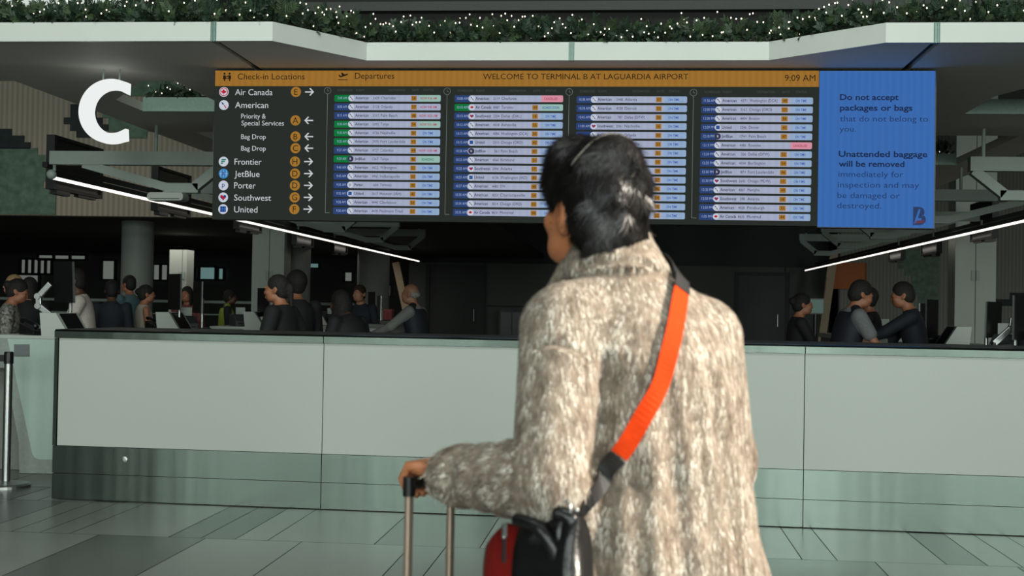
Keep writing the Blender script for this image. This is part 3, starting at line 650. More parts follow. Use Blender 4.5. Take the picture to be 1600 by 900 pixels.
for t, px, py, w_, b_ in (('Do not accept', 1312, 156.5, 87.5, 1), ('packages or bags', 1312, 173, 108, 1), ('that do not belong to', 1312, 190, 131, 0), ('you.', 1311.5, 206, 24.5, 0), ('Unattended baggage', 1310, 245, 132, 1), ('will be removed', 1310, 260.5, 98, 1),
                       ('immediately for', 1309.5, 276.5, 97, 0), ('inspection and may', 1308.5, 293, 121, 0), ('be damaged or', 1308, 309.5, 93, 0), ('destroyed.', 1307.5, 325.5, 66, 0)):
    x, z = S(px, py); text(mb, t, x, YS - .012, z, 8.6 * PXS, 1 if b_ else 2, 'L', w_ * PXS, .022 if b_ else 0.)
rel(mb.build('notice_text', NM, nb), nb)
mb = MB(); x, z = S(1436, 350); text(mb, 'B', x, YS - .012, z, 24 * PXS, 3, 'C', 19 * PXS, .05)
poly(mb, [S(*q) for q in ((1427, 349.5), (1435, 327), (1438, 327), (1431, 349.5))], YS - .014, 5); poly(mb, [S(*q) for q in ((1429, 345), (1444, 344), (1443, 349), (1428, 349.5))], YS - .014, 4); x, z = S(1437.5, 344.5); text(mb, '19', x, YS - .016, z, 3.4 * PXS, 0, 'C')
rel(mb.build('letter_mark', NM, nb), nb)
# hangers for both screens
mb = MB()
for px in (420, 700, 893, 1080, 1240): x = S(px, 200)[0]; mb.tube([(x, YS + .07, sgn_z1 - .05), (x, YS + .07, ZB + .01)], .02)
rel(mb.build('hanger', M_seam, sg), sg)
mb = MB(); 
for px in (1320, 1430): x = S(px, 200)[0]; mb.tube([(x, YS + .07, sgn_z1 - .05), (x, YS + .07, ZB + .01)], .02)
rel(mb.build('hanger', M_seam, nb), nb)
# small dome cameras under the screen
for px, lab in ((798, 'dark dome camera under the departures screen, left of the man'), (1060, 'dark dome camera under the departures screen, right of the man')):
    q = onY(px, 352, 11.5); t = thing('security_camera', lab, 'camera', (q[0], q[1], 2.24), 0, 'dome cameras under the screen')
    MB().lathe([(.05, .0), (.05, -.02)], n=20).build('mount', M_dark, t); MB().lathe([(.04, -.02), (.036, -.045), (.02, -.065), (.004, -.07)], n=20).build('dome', mat('smoked_dome', (18, 18, 20), .1), t, smooth=True)
    MB().tube([(0, 0, 0), (0, 0, ZB - 2.24)], .012).build('drop_rod', M_dark, t)

# big letter C on the first frame beam
YF = 10.1
cc_ = onY(163.5, 173.5, YF); ro = 52.5 * YF / FPX
pts = []; n = 40
mbC = MB(); outer = []; inner = []
for i in range(n + 1):
    th = R(64 + (296 - 64) * i / n)
    ex = 1.0
    outer.append((ro * 1.02 * math.cos(th) + .18 * ro, ro * math.sin(th))); inner.append((ro * .66 * math.cos(th) + .24 * ro, ro * .68 * math.sin(th)))
outer[0] = (ro * .72, ro * .88); outer[-1] = (ro * .70, -ro * .90); inner[0] = (ro * .71, ro * .52); inner[-1] = (ro * .68, -ro * .54)
for i in range(n):
    q = [outer[i], inner[i], inner[i + 1], outer[i + 1]]; mbC.prism([(a, 0, b) for a, b in q], (0, .07, 0))
lc = thing('letter_sign', 'lit white letter C hanging under the canopy, left of the departures screen', 'sign', (cc_[0], YF, cc_[2]))
mbC.build('letter_body', emis('lit_white_letter', (236, 240, 238), 1.0), lc)
MB().tube([(-.04, .05, ro * .95), (-.04, .05, ZB + .006 - cc_[2])], .008).tube([(.1, .05, ro * .85), (.1, .05, ZB + .006 - cc_[2])], .008).build('hanger', M_frame, lc)

# ================================================================== OVERHEAD FRAMES, LIGHT BARS, HANGING SCREENS
XC = -.48
def mirx(x, side): return x if side < 0 else 2 * XC - x
NTH = ['nearest', 'second', 'third', 'fourth', 'fifth']
for side in (-1, 1):
    for k, y in enumerate((13.4, 16.9, 20.5, 23.7, 26.7)):
        sd = 'left' if side < 0 else 'right'
        t = thing('support_frame', '%s pale grey overhead support frame with slanted struts, above the %s check-in desks' % (NTH[k], sd), 'frame', (mirx(-5.3, side), y, 2.5), 0, 'overhead frames of the %s desks' % sd)
        X = lambda x: mirx(x, side) - mirx(-5.3, side)
        MB().box((min(X(-6.32), X(-4.36)), -.06, .39), (max(X(-6.32), X(-4.36)), .06, .535)).build('beam', M_frame, t)
        MB().bar((X(-4.40), 0, .40), (X(-4.70), 0, .16), .10, .10, up=(0, 1, 0)).build('strut', M_frame, t)
        MB().bar((X(-4.66), 0, .145), (X(-5.02), 0, .145), .10, .10).build('bottom_chord', M_frame, t)
        MB().bar((X(-5.0), 0, .15), (X(-5.95), 0, .40), .09, .09, up=(0, 1, 0)).build('strut', M_frame, t)
        mb = MB()
        for x in (-5.15, -4.5): mb.tube([(X(x), 0, .53), (X(x), 0, .83 if y < 24 else .56)], .02)
        mb.build('hanger', M_frame, t)
E_lamp = emis('lit_tube', (255, 248, 236), 1.6)
for side, y0, y1, lab in ((-1, 13.37, 37.5, 'long thin lit light bar running away above the left check-in desks'), (1, 13.4, 40.8, 'long thin lit light bar running away above the right check-in desks')):
    x = -6.3 if side < 0 else 5.4
    t = thing('light_bar', lab, 'light', (x, y0, 2.75), 0, 'light bars over the desks')
    MB().box((-.02, 0, .012), (.02, y1 - y0, .075)).build('housing', M_black, t)
    MB().box((-.016, .01, -.018), (.016, y1 - y0 - .01, .012)).build('lit_tube', E_lamp, t)
    MB().ball((0, -.01, .03), .055, 14).build('end_cap', M_frame, t, smooth=True)
    mb = MB()
    for yy in (13.4, 16.9, 20.5, 23.7, 26.7): mb.tube([(0, yy - y0 + (.03 if yy < 14 else 0), .06), (0, yy - y0 + (.03 if yy < 14 else 0), .16)], .018)
    mb.build('drop_rod', M_frame, t)
for side in (-1, 1):
    sd = 'left' if side < 0 else 'right'
    for k, (y, za, zb_) in enumerate(((14.0, 2.68, 3.3), (17.2, 2.68, 3.3), (20.9, 2.66, 3.3), (24.6, 2.58, 2.98), (27.8, 2.58, 2.98))):
        x = -6.62 if side < 0 else 5.72
        t = thing('hanging_screen', '%s dark display hung edge-on over the %s check-in desks, beside the light bar' % (NTH[k], sd), 'screen', (x, y, za), 0, 'hanging displays of the %s desks' % sd)
        H = zb_ - za
        MB().box((-.05, 0, 0), (.05, 1.35, .04)).box((-.05, 0, H - .04), (.05, 1.35, H)).box((-.05, 0, .04), (.05, .05, H - .04)).box((-.05, 1.30, .04), (.05, 1.35, H - .04)).build('screen_frame', mat('screen_casing', (20, 22, 22), .5), t)
        MB().box((-.035, .05, .04), (.03, 1.3, H - .04)).build('display_panel', mat('dead_display', (26, 28, 27), .25), t)
        mb = MB()
        for yy in (.3, 1.05): mb.bar((0, yy, 2.9 - za), (.2 if side < 0 else -.2, yy, 2.9 - za), .05, .05)
        mb.build('hanger', M_black, t)
        MB().box((-.04, .1, -.05), (.04, .45, 0)).box((-.03, .7, -.03), (.03, 1.2, 0)).build('cable_tray', M_black, t)
struct('trim_40', MB().box((-6.46, 13.47, 2.87), (-6.4, 29.3, 2.93)), M_black); struct('trim_41', MB().box((5.5, 13.47, 2.87), (5.56, 39.5, 2.93)), M_black)
# access point and orange notice
q = onY(265, 300, 13.4)
t = thing('access_point', 'rounded white wireless access point under the nearest left overhead frame', 'router', (q[0], 13.36, 2.545))
bm = MB().prism([(a, 0, b) for a, b in rrect(-.2, .2, -.045, .045, .04, .04)], (0, .2, 0)); bm.build('casing', M_white, t, bevel=.008, loc=(0, -.1, 0))
MB().box((-.05, -.03, .045), (.05, .03, .06)).build('bracket', M_frame, t)
MB().box((-.16, -.104, -.028), (.16, -.1, -.02)).build('seam', M_seam, t)
a = onY(1303, 410, 39.3); b = onY(1355, 452, 39.3)
t = thing('orange_board', 'plain orange wall board on the pale mural wall behind the right desks', 'sign', ((a[0] + b[0]) / 2, 39.4, b[2]))
hw = (b[0] - a[0]) / 2; MB().box((-hw, 0, 0), (hw, .06, a[2] - b[2])).build('board', mat('orange_board', (190, 104, 42), .6), t)
MB().box((hw - .06, -.02, 0), (hw, 0, a[2] - b[2])).build('edge_strip', mat('orange_edge', (150, 80, 34), .6), t)

# ================================================================== CHECK-IN DESKS
M_glass = mat('pale_green_panel', (172, 190, 182), .25, var=.02)
def desk(Y, side, label):
    x0 = -4.87 if side < 0 else 3.3
    s = -1 if side < 0 else 1                                       # local +x*s runs away from the aisle
    t = thing('check_in_desk', label, 'desk', (x0, Y, 0), 0, 'check-in desks on the %s' % ('left' if side < 0 else 'right'))
    P = lambda x, z: (x * s * (1), 0, z)
    L = 1.5
    MB().box((min(-.42 * s, .42 * s), .03, .003), (max(-.42 * s, .42 * s), L, 1.06)).build('body', M_wall, t)
    MB().box((min(-.45 * s, .45 * s), .0, 1.06), (max(-.45 * s, .45 * s), L, 1.12)).build('desktop', M_white, t)
    MB().prism([(0 * s, .01, 1.12), (.0 * s - .0, .01, 1.12), (.24 * s * -1, .01, 1.12), (-.12 * s, .01, 1.31), (.02 * s, .01, 1.31)][1:] if True else [], (0, .42, 0)).build('console', M_white, t)
    MB().prism([(-.235 * s, .06, 1.135), (-.128 * s, .06, 1.305), (-.118 * s, .06, 1.30), (-.225 * s, .06, 1.13)], (0, .32, 0)).build('sloped_tray', M_black, t)
    MB().box((min(-.43 * s, -.42 * s), .06, .1), (max(-.43 * s, -.42 * s), L - .03, 1.0)).build('kick_panel', M_glass, t)
    return t
lefty = (10.2, 12.8, 15.8, 19.2, 22.5); righty = (10.4, 12.9, 15.4, 18.4)
wl = ['nearest of the left row, beside the belt barrier post', 'second of the left row, below two monitors', 'third of the left row, before the white pillar', 'fourth of the left row', 'farthest of the left row']
for y, l in zip(lefty, wl): desk(y, -1, 'white check-in desk, ' + l)
for y, l in zip(righty, ('at the right edge of the photo', 'second from the right edge of the photo', 'third of the right row, left of the square pillar', 'farthest of the right row, behind the square pillar')): desk(y, 1, 'white check-in desk, ' + l)
# the tall end screen of the first left desk with its curved pale overlay
def P10(px, py): q = onY(px, py, 10.04); return (q[0], 10.04, q[2])
t = thing('desk_end_screen', 'grey and pale green end panel of the first left desk, behind the belt barrier post', 'panel', (P10(60, 749)[0], 10.04, 0))
zf = lambda p: (p[0], p[1], max(p[2], .003))
rel(MB().prism([zf(P10(*q)) for q in ((-60, 527), (92, 530), (92, 752), (30, 750), (29, 690), (20, 640), (8, 575), (-60, 571))][::-1], (0, .03, 0)).build('panel', mat('end_panel_grey', (140, 148, 142), .4), t), t)
cur = [(12, 529), (92, 531), (92, 718), (62, 718), (55, 715), (51, 709)]
rel(MB().prism([tuple(np.array(P10(*q)) - (0, .006, 0)) for q in cur][::-1], (0, .006, 0)).build('glass_overlay', M_glass, t), t)
rel(MB().prism([tuple(np.array(P10(*q)) - (0, .012, 0)) for q in ((23, 538), (47, 538), (47, 557), (23, 557))][::-1], (0, .006, 0)).build('name_plate', mat('plate_grey', (104, 110, 108), .4), t), t)

# belt barrier post
q = onZ(21, 757, 0)
t = thing('belt_barrier', 'steel belt barrier post on a round base at the left edge, beside the counter', 'barrier', (q[0], q[1] - .12, 0))
MB().lathe([(.18, 0), (.18, .018), (.16, .03), (.06, .04), (.03, .045)], n=36).build('base', M_steel2, t, smooth=False)
MB().tube([(0, 0, .04), (0, 0, .93)], .031, 20).build('post', M_steel2, t, smooth=False)
MB().lathe([(.035, .93), (.035, 1.01), (.031, 1.02)], n=20).build('belt_head', M_black, t)
MB().box((-1.2, -.003, .945), (-.03, .003, .995)).build('belt', M_black, t)

# low white service counters in front of the agents
for (x0, x1, yt, Y, l, dep) in ((462, 546, 507, 13.4, 'low white service counter right of the woman in black', .5), (556, 606, 506, 15.4, 'low white service counter under the hands of the grey-haired man', .5), (560, 618, 500, 18.9, 'low pale counter carrying two thin monitors before the third column', 1.6), (1336, 1384, 523, 12.3, 'low white service counter in front of the man in the navy vest', .45)):
    a = onY(x0, yt, Y); b = onY(x1, yt, Y); t = thing('service_counter', l, 'counter', ((a[0] + b[0]) / 2, Y, 0)); w2 = (b[0] - a[0]) / 2; z2 = min(a[2], 1.19)
    MB().box((-w2, .02, .003), (w2, dep, z2 - .05)).build('body', M_white, t); MB().box((-w2 - .02, 0, z2 - .05), (w2 + .02, dep + .02, z2)).build('top', M_wall, t); MB().box((-w2 * .6, .012, z2 - .13), (w2 * .5, .02, z2 - .09)).build('slot', M_seam, t)
# monitors
def monitor(cx, y0, y1, Y, wpx, label, lean=0., desk_z=1.12, side=-1, silver=False):
    top = onY(cx, y0, Y); bot = onY(cx, y1, Y); H = top[2] - bot[2]; wd = wpx * Y / FPX
    W = .32; yaw = min((abs(math.cos(a_) - bot[0] / Y * math.sin(a_) - wd / W), a_) for a_ in np.linspace(0, -1.45 if side < 0 else 1.45, 300))[1]
    t = thing('monitor', label, 'monitor', (bot[0], Y, desk_z), yaw)
    z0 = bot[2] - desk_z
    sh = lambda z: lean * (z - z0)
    mb = MB().prism([(-W / 2 + sh(z0), -.014, z0), (W / 2 + sh(z0), -.014, z0), (W / 2 + sh(z0 + H), -.014, z0 + H), (-W / 2 + sh(z0 + H), -.014, z0 + H)][::-1], (0, .02, 0)); mb.build('screen_panel', M_black, t)
    mb = MB()
    for s in (-1, 1): mb.bar((s * (W / 2 + .004) + sh(z0), 0, z0), (s * (W / 2 + .004) + sh(z0 + H), 0, z0 + H), .007, .012, up=(0, 1, 0))
    mb.build('bezel_edge', M_steel2, t)
    MB().tube([(0, .05, 0.01), (0, .05, z0 + H * .45), (sh(z0 + H * .5), .015, z0 + H * .5)], .016).build('stand', M_steel2, t)
    MB().box((-.1, -.05, 0), (.1, .13, .015)).build('base', M_black, t, bevel=.004)
    return t
monitor(101.5, 409, 473, 10.5, 31, 'tall black monitor leaning back on the first left desk, above the counter corner', lean=-.1)
monitor(273, 428, 484, 13.0, 19.5, 'black monitor on the second left desk, left of a narrower one')
monitor(309, 440, 489, 13.9, 13, 'narrow black monitor seen edge-on, second desk on the left')
monitor(412, 450, 494, 16.0, 18.5, 'black monitor against the white pillar, beside the woman in black')
monitor(581, 456, 500, 20.0, 11, 'black monitor in front of the third round column')
monitor(592.5, 462, 500, 19.4, 5, 'thin monitor turned edge-on, left of the grey-haired man')
monitor(1550.5, 471.5, 527.5, 10.9, 21, 'black monitor on the first right desk, right of the square pillar', side=1, lean=.06)
monitor(1596, 462, 531, 10.5, 24, 'large black monitor cut by the right edge of the photo', side=1)
monitor(1455, 468, 528, 13.2, 16, 'black monitor on the second right desk, left of the square pillar', side=1)
monitor(1441, 474, 528, 14.0, 9, 'thin monitor turned edge-on, beside the person in dark navy', side=1)
q = onY(1272, 480, 24)
t = thing('wall_monitor', 'pale lit screen between the seated woman and the man in the vest', 'monitor', (q[0], 21, 0)); a = onY(1261, 466, 21); b = onY(1288, 491, 21); rel(MB().box((a[0], 21, b[2]), (b[0], 21.05, a[2])).build('casing', M_black, t), t)
rel(MB().box((a[0] + .02, 20.99, b[2] + .02), (b[0] - .02, 21, a[2] - .02)).build('lit_display', emis('pale_screen', (72, 92, 84), 1), t), t)
rel(MB().tube([((a[0] + b[0]) / 2, 21.03, .02), ((a[0] + b[0]) / 2, 21.03, b[2] + .02)], .03).lathe([(.2, 0), (.2, .02), (.03, .03)], ((a[0] + b[0]) / 2, 21.03, 0)).build('stand', M_black, t), t)
# bright silver monitor arm at the counter corner, and its like at the right edge
def arm(pts, Y, label):
    W3 = [onY(x, y, Y) for x, y in pts]; t = thing('monitor_mount', label, 'monitor mount', (W3[0][0], Y, 1.12))
    for n, (a, b) in zip(('lower_arm', 'middle_arm', 'upper_arm'), zip(W3, W3[1:])): rel(MB().bar(a, b, .05, .035, up=(0, 1, 0)).build(n, M_steel2, t, bevel=.006), t)
    mb = MB()
    for p in W3[1:-1]: mb.tube([p + np.array((0, -.035, 0)), p + np.array((0, .035, 0))], .026, 14)
    rel(mb.build('joint', M_steel2, t), t)
    rel(MB().lathe([(.05, 0), (.05, .02), (.02, .03), (.02, W3[0][2] - 1.12 + .01)], (W3[0][0], Y, 1.12)).build('clamp_base', M_black, t), t)
arm([(97, 507), (61, 478), (60.5, 463), (79, 443)], 10.42, 'bright silver jointed monitor arm rising at the left corner of the counter')
arm([(1553, 537), (1581, 512), (1583, 497)], 10.65, 'silver monitor arm slanting up at the right edge of the photo')
# desk clutter
def phone(px, Y, rz, label, z=1.125):
    q = onY(px, 500, Y); t = thing('desk_phone', label, 'telephone', (q[0], Y, z), rz)
    MB().prism([(-.09, -.1, 0), (-.09, .1, 0), (-.09, .1, .09), (-.09, -.1, .03)], (.18, 0, 0)).build('phone_base', M_black, t, bevel=.004)
    MB().tube([(-.06, -.1, .06), (-.06, -.07, .085), (-.06, .07, .125), (-.06, .1, .115)], [.022, .016, .016, .022]).build('handset', M_black, t, smooth=True)
    MB().box((.0, -.06, .05), (.07, .05, .075)).build('keypad', M_frame, t)
phone(56, 10.36, R(60), 'black desk telephone at the left corner of the counter')
phone(232 + 14, 13.2, R(50), 'black desk telephone on the second left desk')
phone(1452, 13.4, R(-60), 'black desk telephone on the second right desk')
def printer(px, Y, rz, label):
    q = onY(px, 500, Y); t = thing('ticket_printer', label, 'printer', (q[0], Y, 1.122), rz)
    MB().prism([(-.1, -.15, 0), (-.1, .15, 0), (-.1, .15, .15), (-.1, -.0, .15), (-.1, -.15, .07)], (.2, 0, 0)).build('casing', mat('printer_grey', (58, 62, 62), .5), t, bevel=.006)
    MB().box((-.07, -.12, .1), (.07, -.05, .104)).build('paper_slot', M_black, t).rotation_euler = (R(28), 0, 0)
    MB().box((-.06, -.02, .15), (.06, .0, .24)).build('ticket_stock', M_white, t)
for a_ in ((290, 13.4, .6, 'grey ticket printer beside the two monitors of the second left desk'), (375, 16.2, .6, 'grey ticket printer left of the white pillar'), (517, 19.6, .5, 'grey ticket printer between the two women in black'), (1382, 15.8, -.5, 'grey ticket printer in front of the person in dark navy'), (1572, 10.85, -.5, 'grey ticket printer at the right edge of the counter')): printer(*a_)
q = onY(409, 505, 15.95); t = thing('paper_cup', 'white paper cup beside the woman in black', 'cup', (q[0], 15.95, 1.125)); MB().lathe([(.035, 0), (.045, .12)], n=18).build('cup', M_white, t); MB().lathe([(.047, .12), (.047, .13), (.04, .135)], n=18).build('lid', M_black, t)
q = onY(1437, 520, 13.05); t = thing('water_bottle', 'slim steel bottle standing on the second right desk', 'bottle', (q[0], 13.05, 1.125)); MB().lathe([(.032, 0), (.035, .005), (.035, .15), (.02, .18), (.02, .19)], n=18).build('bottle_body', M_steel2, t); MB().lathe([(.022, .19), (.022, .22)], n=14).build('cap', M_black, t)
q = onY(605, 485, 23); t = thing('red_bin', 'small red box on the farthest left desk', 'box', (q[0], 22.9, 1.122)); MB().box((-.12, -.1, 0), (.12, .1, .2)).build('box', mat('red_plastic', (150, 34, 24), .5), t); MB().box((-.125, -.105, .2), (.125, .105, .23)).build('rim', mat('red_plastic_rim', (170, 60, 44), .5), t)
a = onY(783, 484, 41.5); b = onY(822, 525, 41.5)
t = thing('wall_cabinet', 'low dark cabinet against the end wall, left of the man', 'cabinet', ((a[0] + b[0]) / 2, 41.2, 0)); hw = (b[0] - a[0]) / 2
MB().box((-hw, -.3, 0), (hw, .3, a[2])).build('body', M_black, t); MB().box((-hw + .06, -.32, .1), (-.02, -.3, a[2] - .08)).build('door', mat('cabinet_door', (30, 33, 33), .3), t); MB().box((.02, -.32, .1), (hw - .06, -.3, a[2] - .08)).build('door', mat('cabinet_door', (30, 33, 33), .3), t)
# far glass barrier with its pale top rail
t = thing('glass_barrier', 'pale top rail of the far barrier running behind the left desks', 'railing', (-11.8, 29.2, 0))
MB().box((-5, -.03, 1.40), (5.4, .03, 1.46)).build('top_rail', M_frame, t); MB().box((-5, -.02, 1.12), (5.4, .02, 1.15)).build('lower_rail', M_frame, t)
for k in range(6): MB().box((-5 + k * 2.06, -.03, 0), (-4.94 + k * 2.06, .03, 1.40)).build('post', M_dark, t)
q = onY(174, 468, 18); t = thing('green_lamp', 'small glowing green indicator beside the man in the teal shirt', 'light', (q[0], 18, 1.3)); MB().box((-.04, -.03, .06), (.04, .03, .2)).build('lit_lens', emis('green_glow', (40, 190, 80), 1.), t, bevel=.01); MB().tube([(0, 0, -1.3), (0, 0, .06)], .015).lathe([(.12, -1.3), (.12, -1.28)], n=16).build('post', M_black, t)

# ================================================================== GARLANDS
def garland(path, name_lab, light_lab, seed, hgt=.2, n_per_m=210, nb_m=36, wid=.2):
    g = np.random.default_rng(seed); path = [np.array(p, float) for p in path]
    L = [np.linalg.norm(b - a) for a, b in zip(path, path[1:])]; tot = sum(L)
    def at(s):
        for (a, b, l) in zip(path, path[1:], L):
            if s <= l: return a + (b - a) * s / l
            s -= l
        return path[-1]
    root = np.array((path[0] + path[-1]) / 2)
    t = thing('fir_garland', name_lab, 'garland', tuple(root), 0, 'fir garlands')
    V = []; F = []; Mi = []
    ns = int(tot * n_per_m)
    for i in range(ns):
        c = at(g.random() * tot) - root; y = g.random() * wid; z = .01 + g.random() * hgt * .5
        front = g.random() < .3
        if front: y = -.015; z = .02 + g.random() * .04
        base = c + np.array((0, y, z))
        d = g.normal(size=3) * np.array((.55, .45, .35)) + np.array((0, -.15 if not front else -.8, .8 if not front else -.05)); d /= np.linalg.norm(d)
        if front and d[1] > -.2: d[1] = -.4
        ln = g.uniform(.06, .12) * (1.25 if (g.random() < .12 and not front) else 1) * hgt / .17
        if front: ln = g.uniform(.03, .075)
        sd = np.cross(d, g.normal(size=3)); sd /= np.linalg.norm(sd); up = np.cross(sd, d)
        mi = g.choice([0, 0, 0, 1, 1, 2])
        for k in range(9):
            f = (k + .5) / 9; o = base + d * ln * f
            for s_ in (-1, 1):
                a2 = g.uniform(-.5, .5); nd = d * .75 + (sd * math.cos(a2) + up * math.sin(a2)) * s_ * .9; nl = ln * .34 * (1.15 - .6 * f) + .008
                w2 = np.cross(nd, up); w2 = w2 / (np.linalg.norm(w2) + 1e-6) * .0042
                tip = o + nd * nl; j = len(V)
                V += [o - w2, o + w2, o + nd * nl * .7 + w2 * 1.3, tip, o + nd * nl * .7 - w2 * 1.3]; F.append((j, j + 1, j + 2, j + 3, j + 4)); Mi.append(mi)
    mb = MB(); mb.v = [tuple(v) for v in V]; mb.f = F; mb.m = [int(x) for x in Mi]
    fm = [mat('fir_dark', (44, 66, 46), .6, var=.2), mat('fir_mid', (66, 86, 56), .6, var=.2), mat('fir_bluish', (82, 98, 82), .6, var=.2)]
    mb.build('foliage', fm, t)
    MB().tube([tuple(p - root + np.array((0, .1, .015))) for p in path], .02, 8).build('branch_core', mat('fir_wood', (54, 42, 30), .8), t)
    s = thing('string_lights', light_lab, 'string lights', tuple(root), 0, 'string lights in the garlands')
    nb = int(tot * nb_m); pts = []; me = None
    for i in range(nb):
        c = at((i + g.random()) / nb * tot) - root; front = g.random() < .75
        pts.append(c + np.array((0, g.uniform(-.07, -.02) if front else g.uniform(0, wid), .025 + g.random() ** .8 * hgt * 1.0)))
    MB().tube([tuple(p) for p in pts], .0018, 4).build('wire', M_seam, s)
    Eb = emis('warm_bulb', (255, 240, 214), 3.)
    mb = MB().ball((0, 0, 0), (.0052, .0052, .0068), 8); first = mb.build('bulb', Eb, s); first.location = pts[0]
    for p in pts[1:100]:
        o = first.copy(); C.objects.link(o); o.parent = s; o.location = p
    if len(pts) > 100:
        mb = MB()
        for p in pts[100:]: mb.ball(p, (.0052, .0052, .0068), 6)
        o = mb.build('bulbs', Eb, s); o['kind'] = 'stuff'
zg = ZT + .003
def gp(pts, off=.06): return [(p[0], p[1] + off, zg) for p in pts]
garland(gp([(-5.6, YL), (xj1, YL)]), 'fir garland on the left part of the canopy edge, above the letter C', 'small warm bulbs strung through the garland above the letter C', 1, .2)
garland(gp([(xj1, YL), plan[2], plan[3], (xj2, YM)]), 'fir garland along the left half of the recessed canopy edge', 'small warm bulbs strung through the garland over the left half of the screen', 2)
garland(gp([(xj2, YM), plan[4], plan[5], (xj3, YR)]), 'fir garland along the right half of the recessed canopy edge', 'small warm bulbs strung through the garland over the right half of the screen', 3)
garland(gp([(xj3, YR), (5.2, YR)]), 'short fir garland right of the last joint in the canopy edge', 'small warm bulbs strung through the short garland at the right edge of the photo', 4, .2)
garland([(-4.85, 12.42, zg), (-4.0, 12.42, zg)], 'small fir garland on the inner ledge behind the letter C', 'few bulbs on the inner ledge behind the letter C', 5, .16, 120, 20)
garland([(-4.92, 16.65, zg - .02), (-3.95, 16.65, zg - .02)], 'small dark fir garland on the far inner ledge left of the screen', 'few bulbs on the far inner ledge left of the screen', 6, .2, 90, 20)
garland([(3.12, 16.65, zg - .02), (4.05, 16.65, zg - .02)], 'small dark fir garland on the far inner ledge right of the blue screen', 'few bulbs on the far inner ledge right of the blue screen', 8, .2, 90, 6)

# ================================================================== PEOPLE
def unit(v): v = np.array(v, float); return v / (np.linalg.norm(v) + 1e-9)
def ik(s, h, lu, lf, hint):
    s = np.array(s, float); h = np.array(h, float); d = h - s; L = np.linalg.norm(d)
    if L > (lu + lf) * .995: h = s + d * (lu + lf) * .995 / L; d = h - s; L = np.linalg.norm(d)
    a = (lu * lu - lf * lf + L * L) / (2 * L); b = math.sqrt(max(lu * lu - a * a, 0)); u = d / L
    q = np.array(hint, float); q = unit(q - u * (q @ u)); return s + u * a + q * b, h
def fingers(mb, wrist, dirn, palmdown, side, curl=.5, sc=1.):
    """palm pad, four unequal bent fingers and a side thumb as tapered tubes rooted in the palm"""
    u = unit(dirn); n = unit(np.array(palmdown) - u * (np.array(palmdown) @ u)); w_ = np.cross(u, n) * side
    k0 = wrist + u * .075 * sc
    for i, (o, ln) in enumerate(((-.027, .068), (-.009, .078), (.009, .073), (.026, .058))):
        p = [wrist + u * .03 * sc + w_ * o * .7 * sc, k0 + w_ * o * sc]; a = 0; d = u; q = p[-1]
        for s_ in (.45, .32, .23):
            a += curl * .9; d = u * math.cos(a) + n * math.sin(a); q = q + d * ln * s_ * sc; p.append(q)
        mb.tube(p, [.010 * sc, .0098 * sc, .0088 * sc, .0078 * sc, .0062 * sc], 8)
    t0 = wrist + u * .022 * sc - w_ * .028 * sc
    mb.tube([wrist + u * .012 * sc - w_ * .012 * sc, t0, t0 + (u * .7 - w_ * .6 + n * .3) * .034 * sc, t0 + (u * 1.5 - w_ * .7 + n * .7) * .04 * sc], [.013 * sc, .0125 * sc, .0105 * sc, .007 * sc], 8)
def palm(sd, wrist, dirn, palmdown, side, sc=1.):
    u = unit(dirn); n = unit(np.array(palmdown) - u * (np.array(palmdown) @ u)); w_ = np.cross(u, n)
    sd.ell(wrist + u * .042 * sc, (.05 * sc, .038 * sc, .017 * sc), .012, rot=np.array([u, w_, n]))
def head_sdf(sd, T, k=.015):
    """T maps head coordinates (origin at the skull centre, +y the face, z up) to body coordinates"""
    Rm = np.array([T((1, 0, 0)) - T((0, 0, 0)), T((0, 1, 0)) - T((0, 0, 0)), T((0, 0, 1)) - T((0, 0, 0))])
    E = lambda c, r, k_=k, **kw: sd.ell(T(c), r, k_, rot=Rm, **kw)
    E((0, -.012, .025), (.074, .094, .092)); E((0, .03, -.03), (.066, .068, .084)); E((-.042, .03, -.072), (.026, .045, .032)); E((.042, .03, -.072), (.026, .045, .032)); E((0, .052, -.083), (.036, .036, .026)); E((0, .02, -.07), (.052, .06, .04))
    E((0, .088, .012), (.050, .014, .012), .02)                                # brow
    sd.cap(T((0, .092, .008)), T((0, .107, -.03)), .009, .0115, .012)           # nose
    E((0, .094, -.062), (.022, .010, .006), .008); E((0, .093, -.073), (.019, .010, .006), .008)   # lips
    for s in (-1, 1):
        E((s * .031, .098, -.002), (.017, .014, .011), .012, cut=True)           # eye sockets
        E((s * .043, .07, -.028), (.022, .022, .018), .02)                        # cheek bones
        E((s * .079, -.010, -.010), (.012, .023, .035), .008); E((s * .086, .002, -.006), (.008, .012, .020), .006, cut=True)
    return Rm
NPERS = [0]
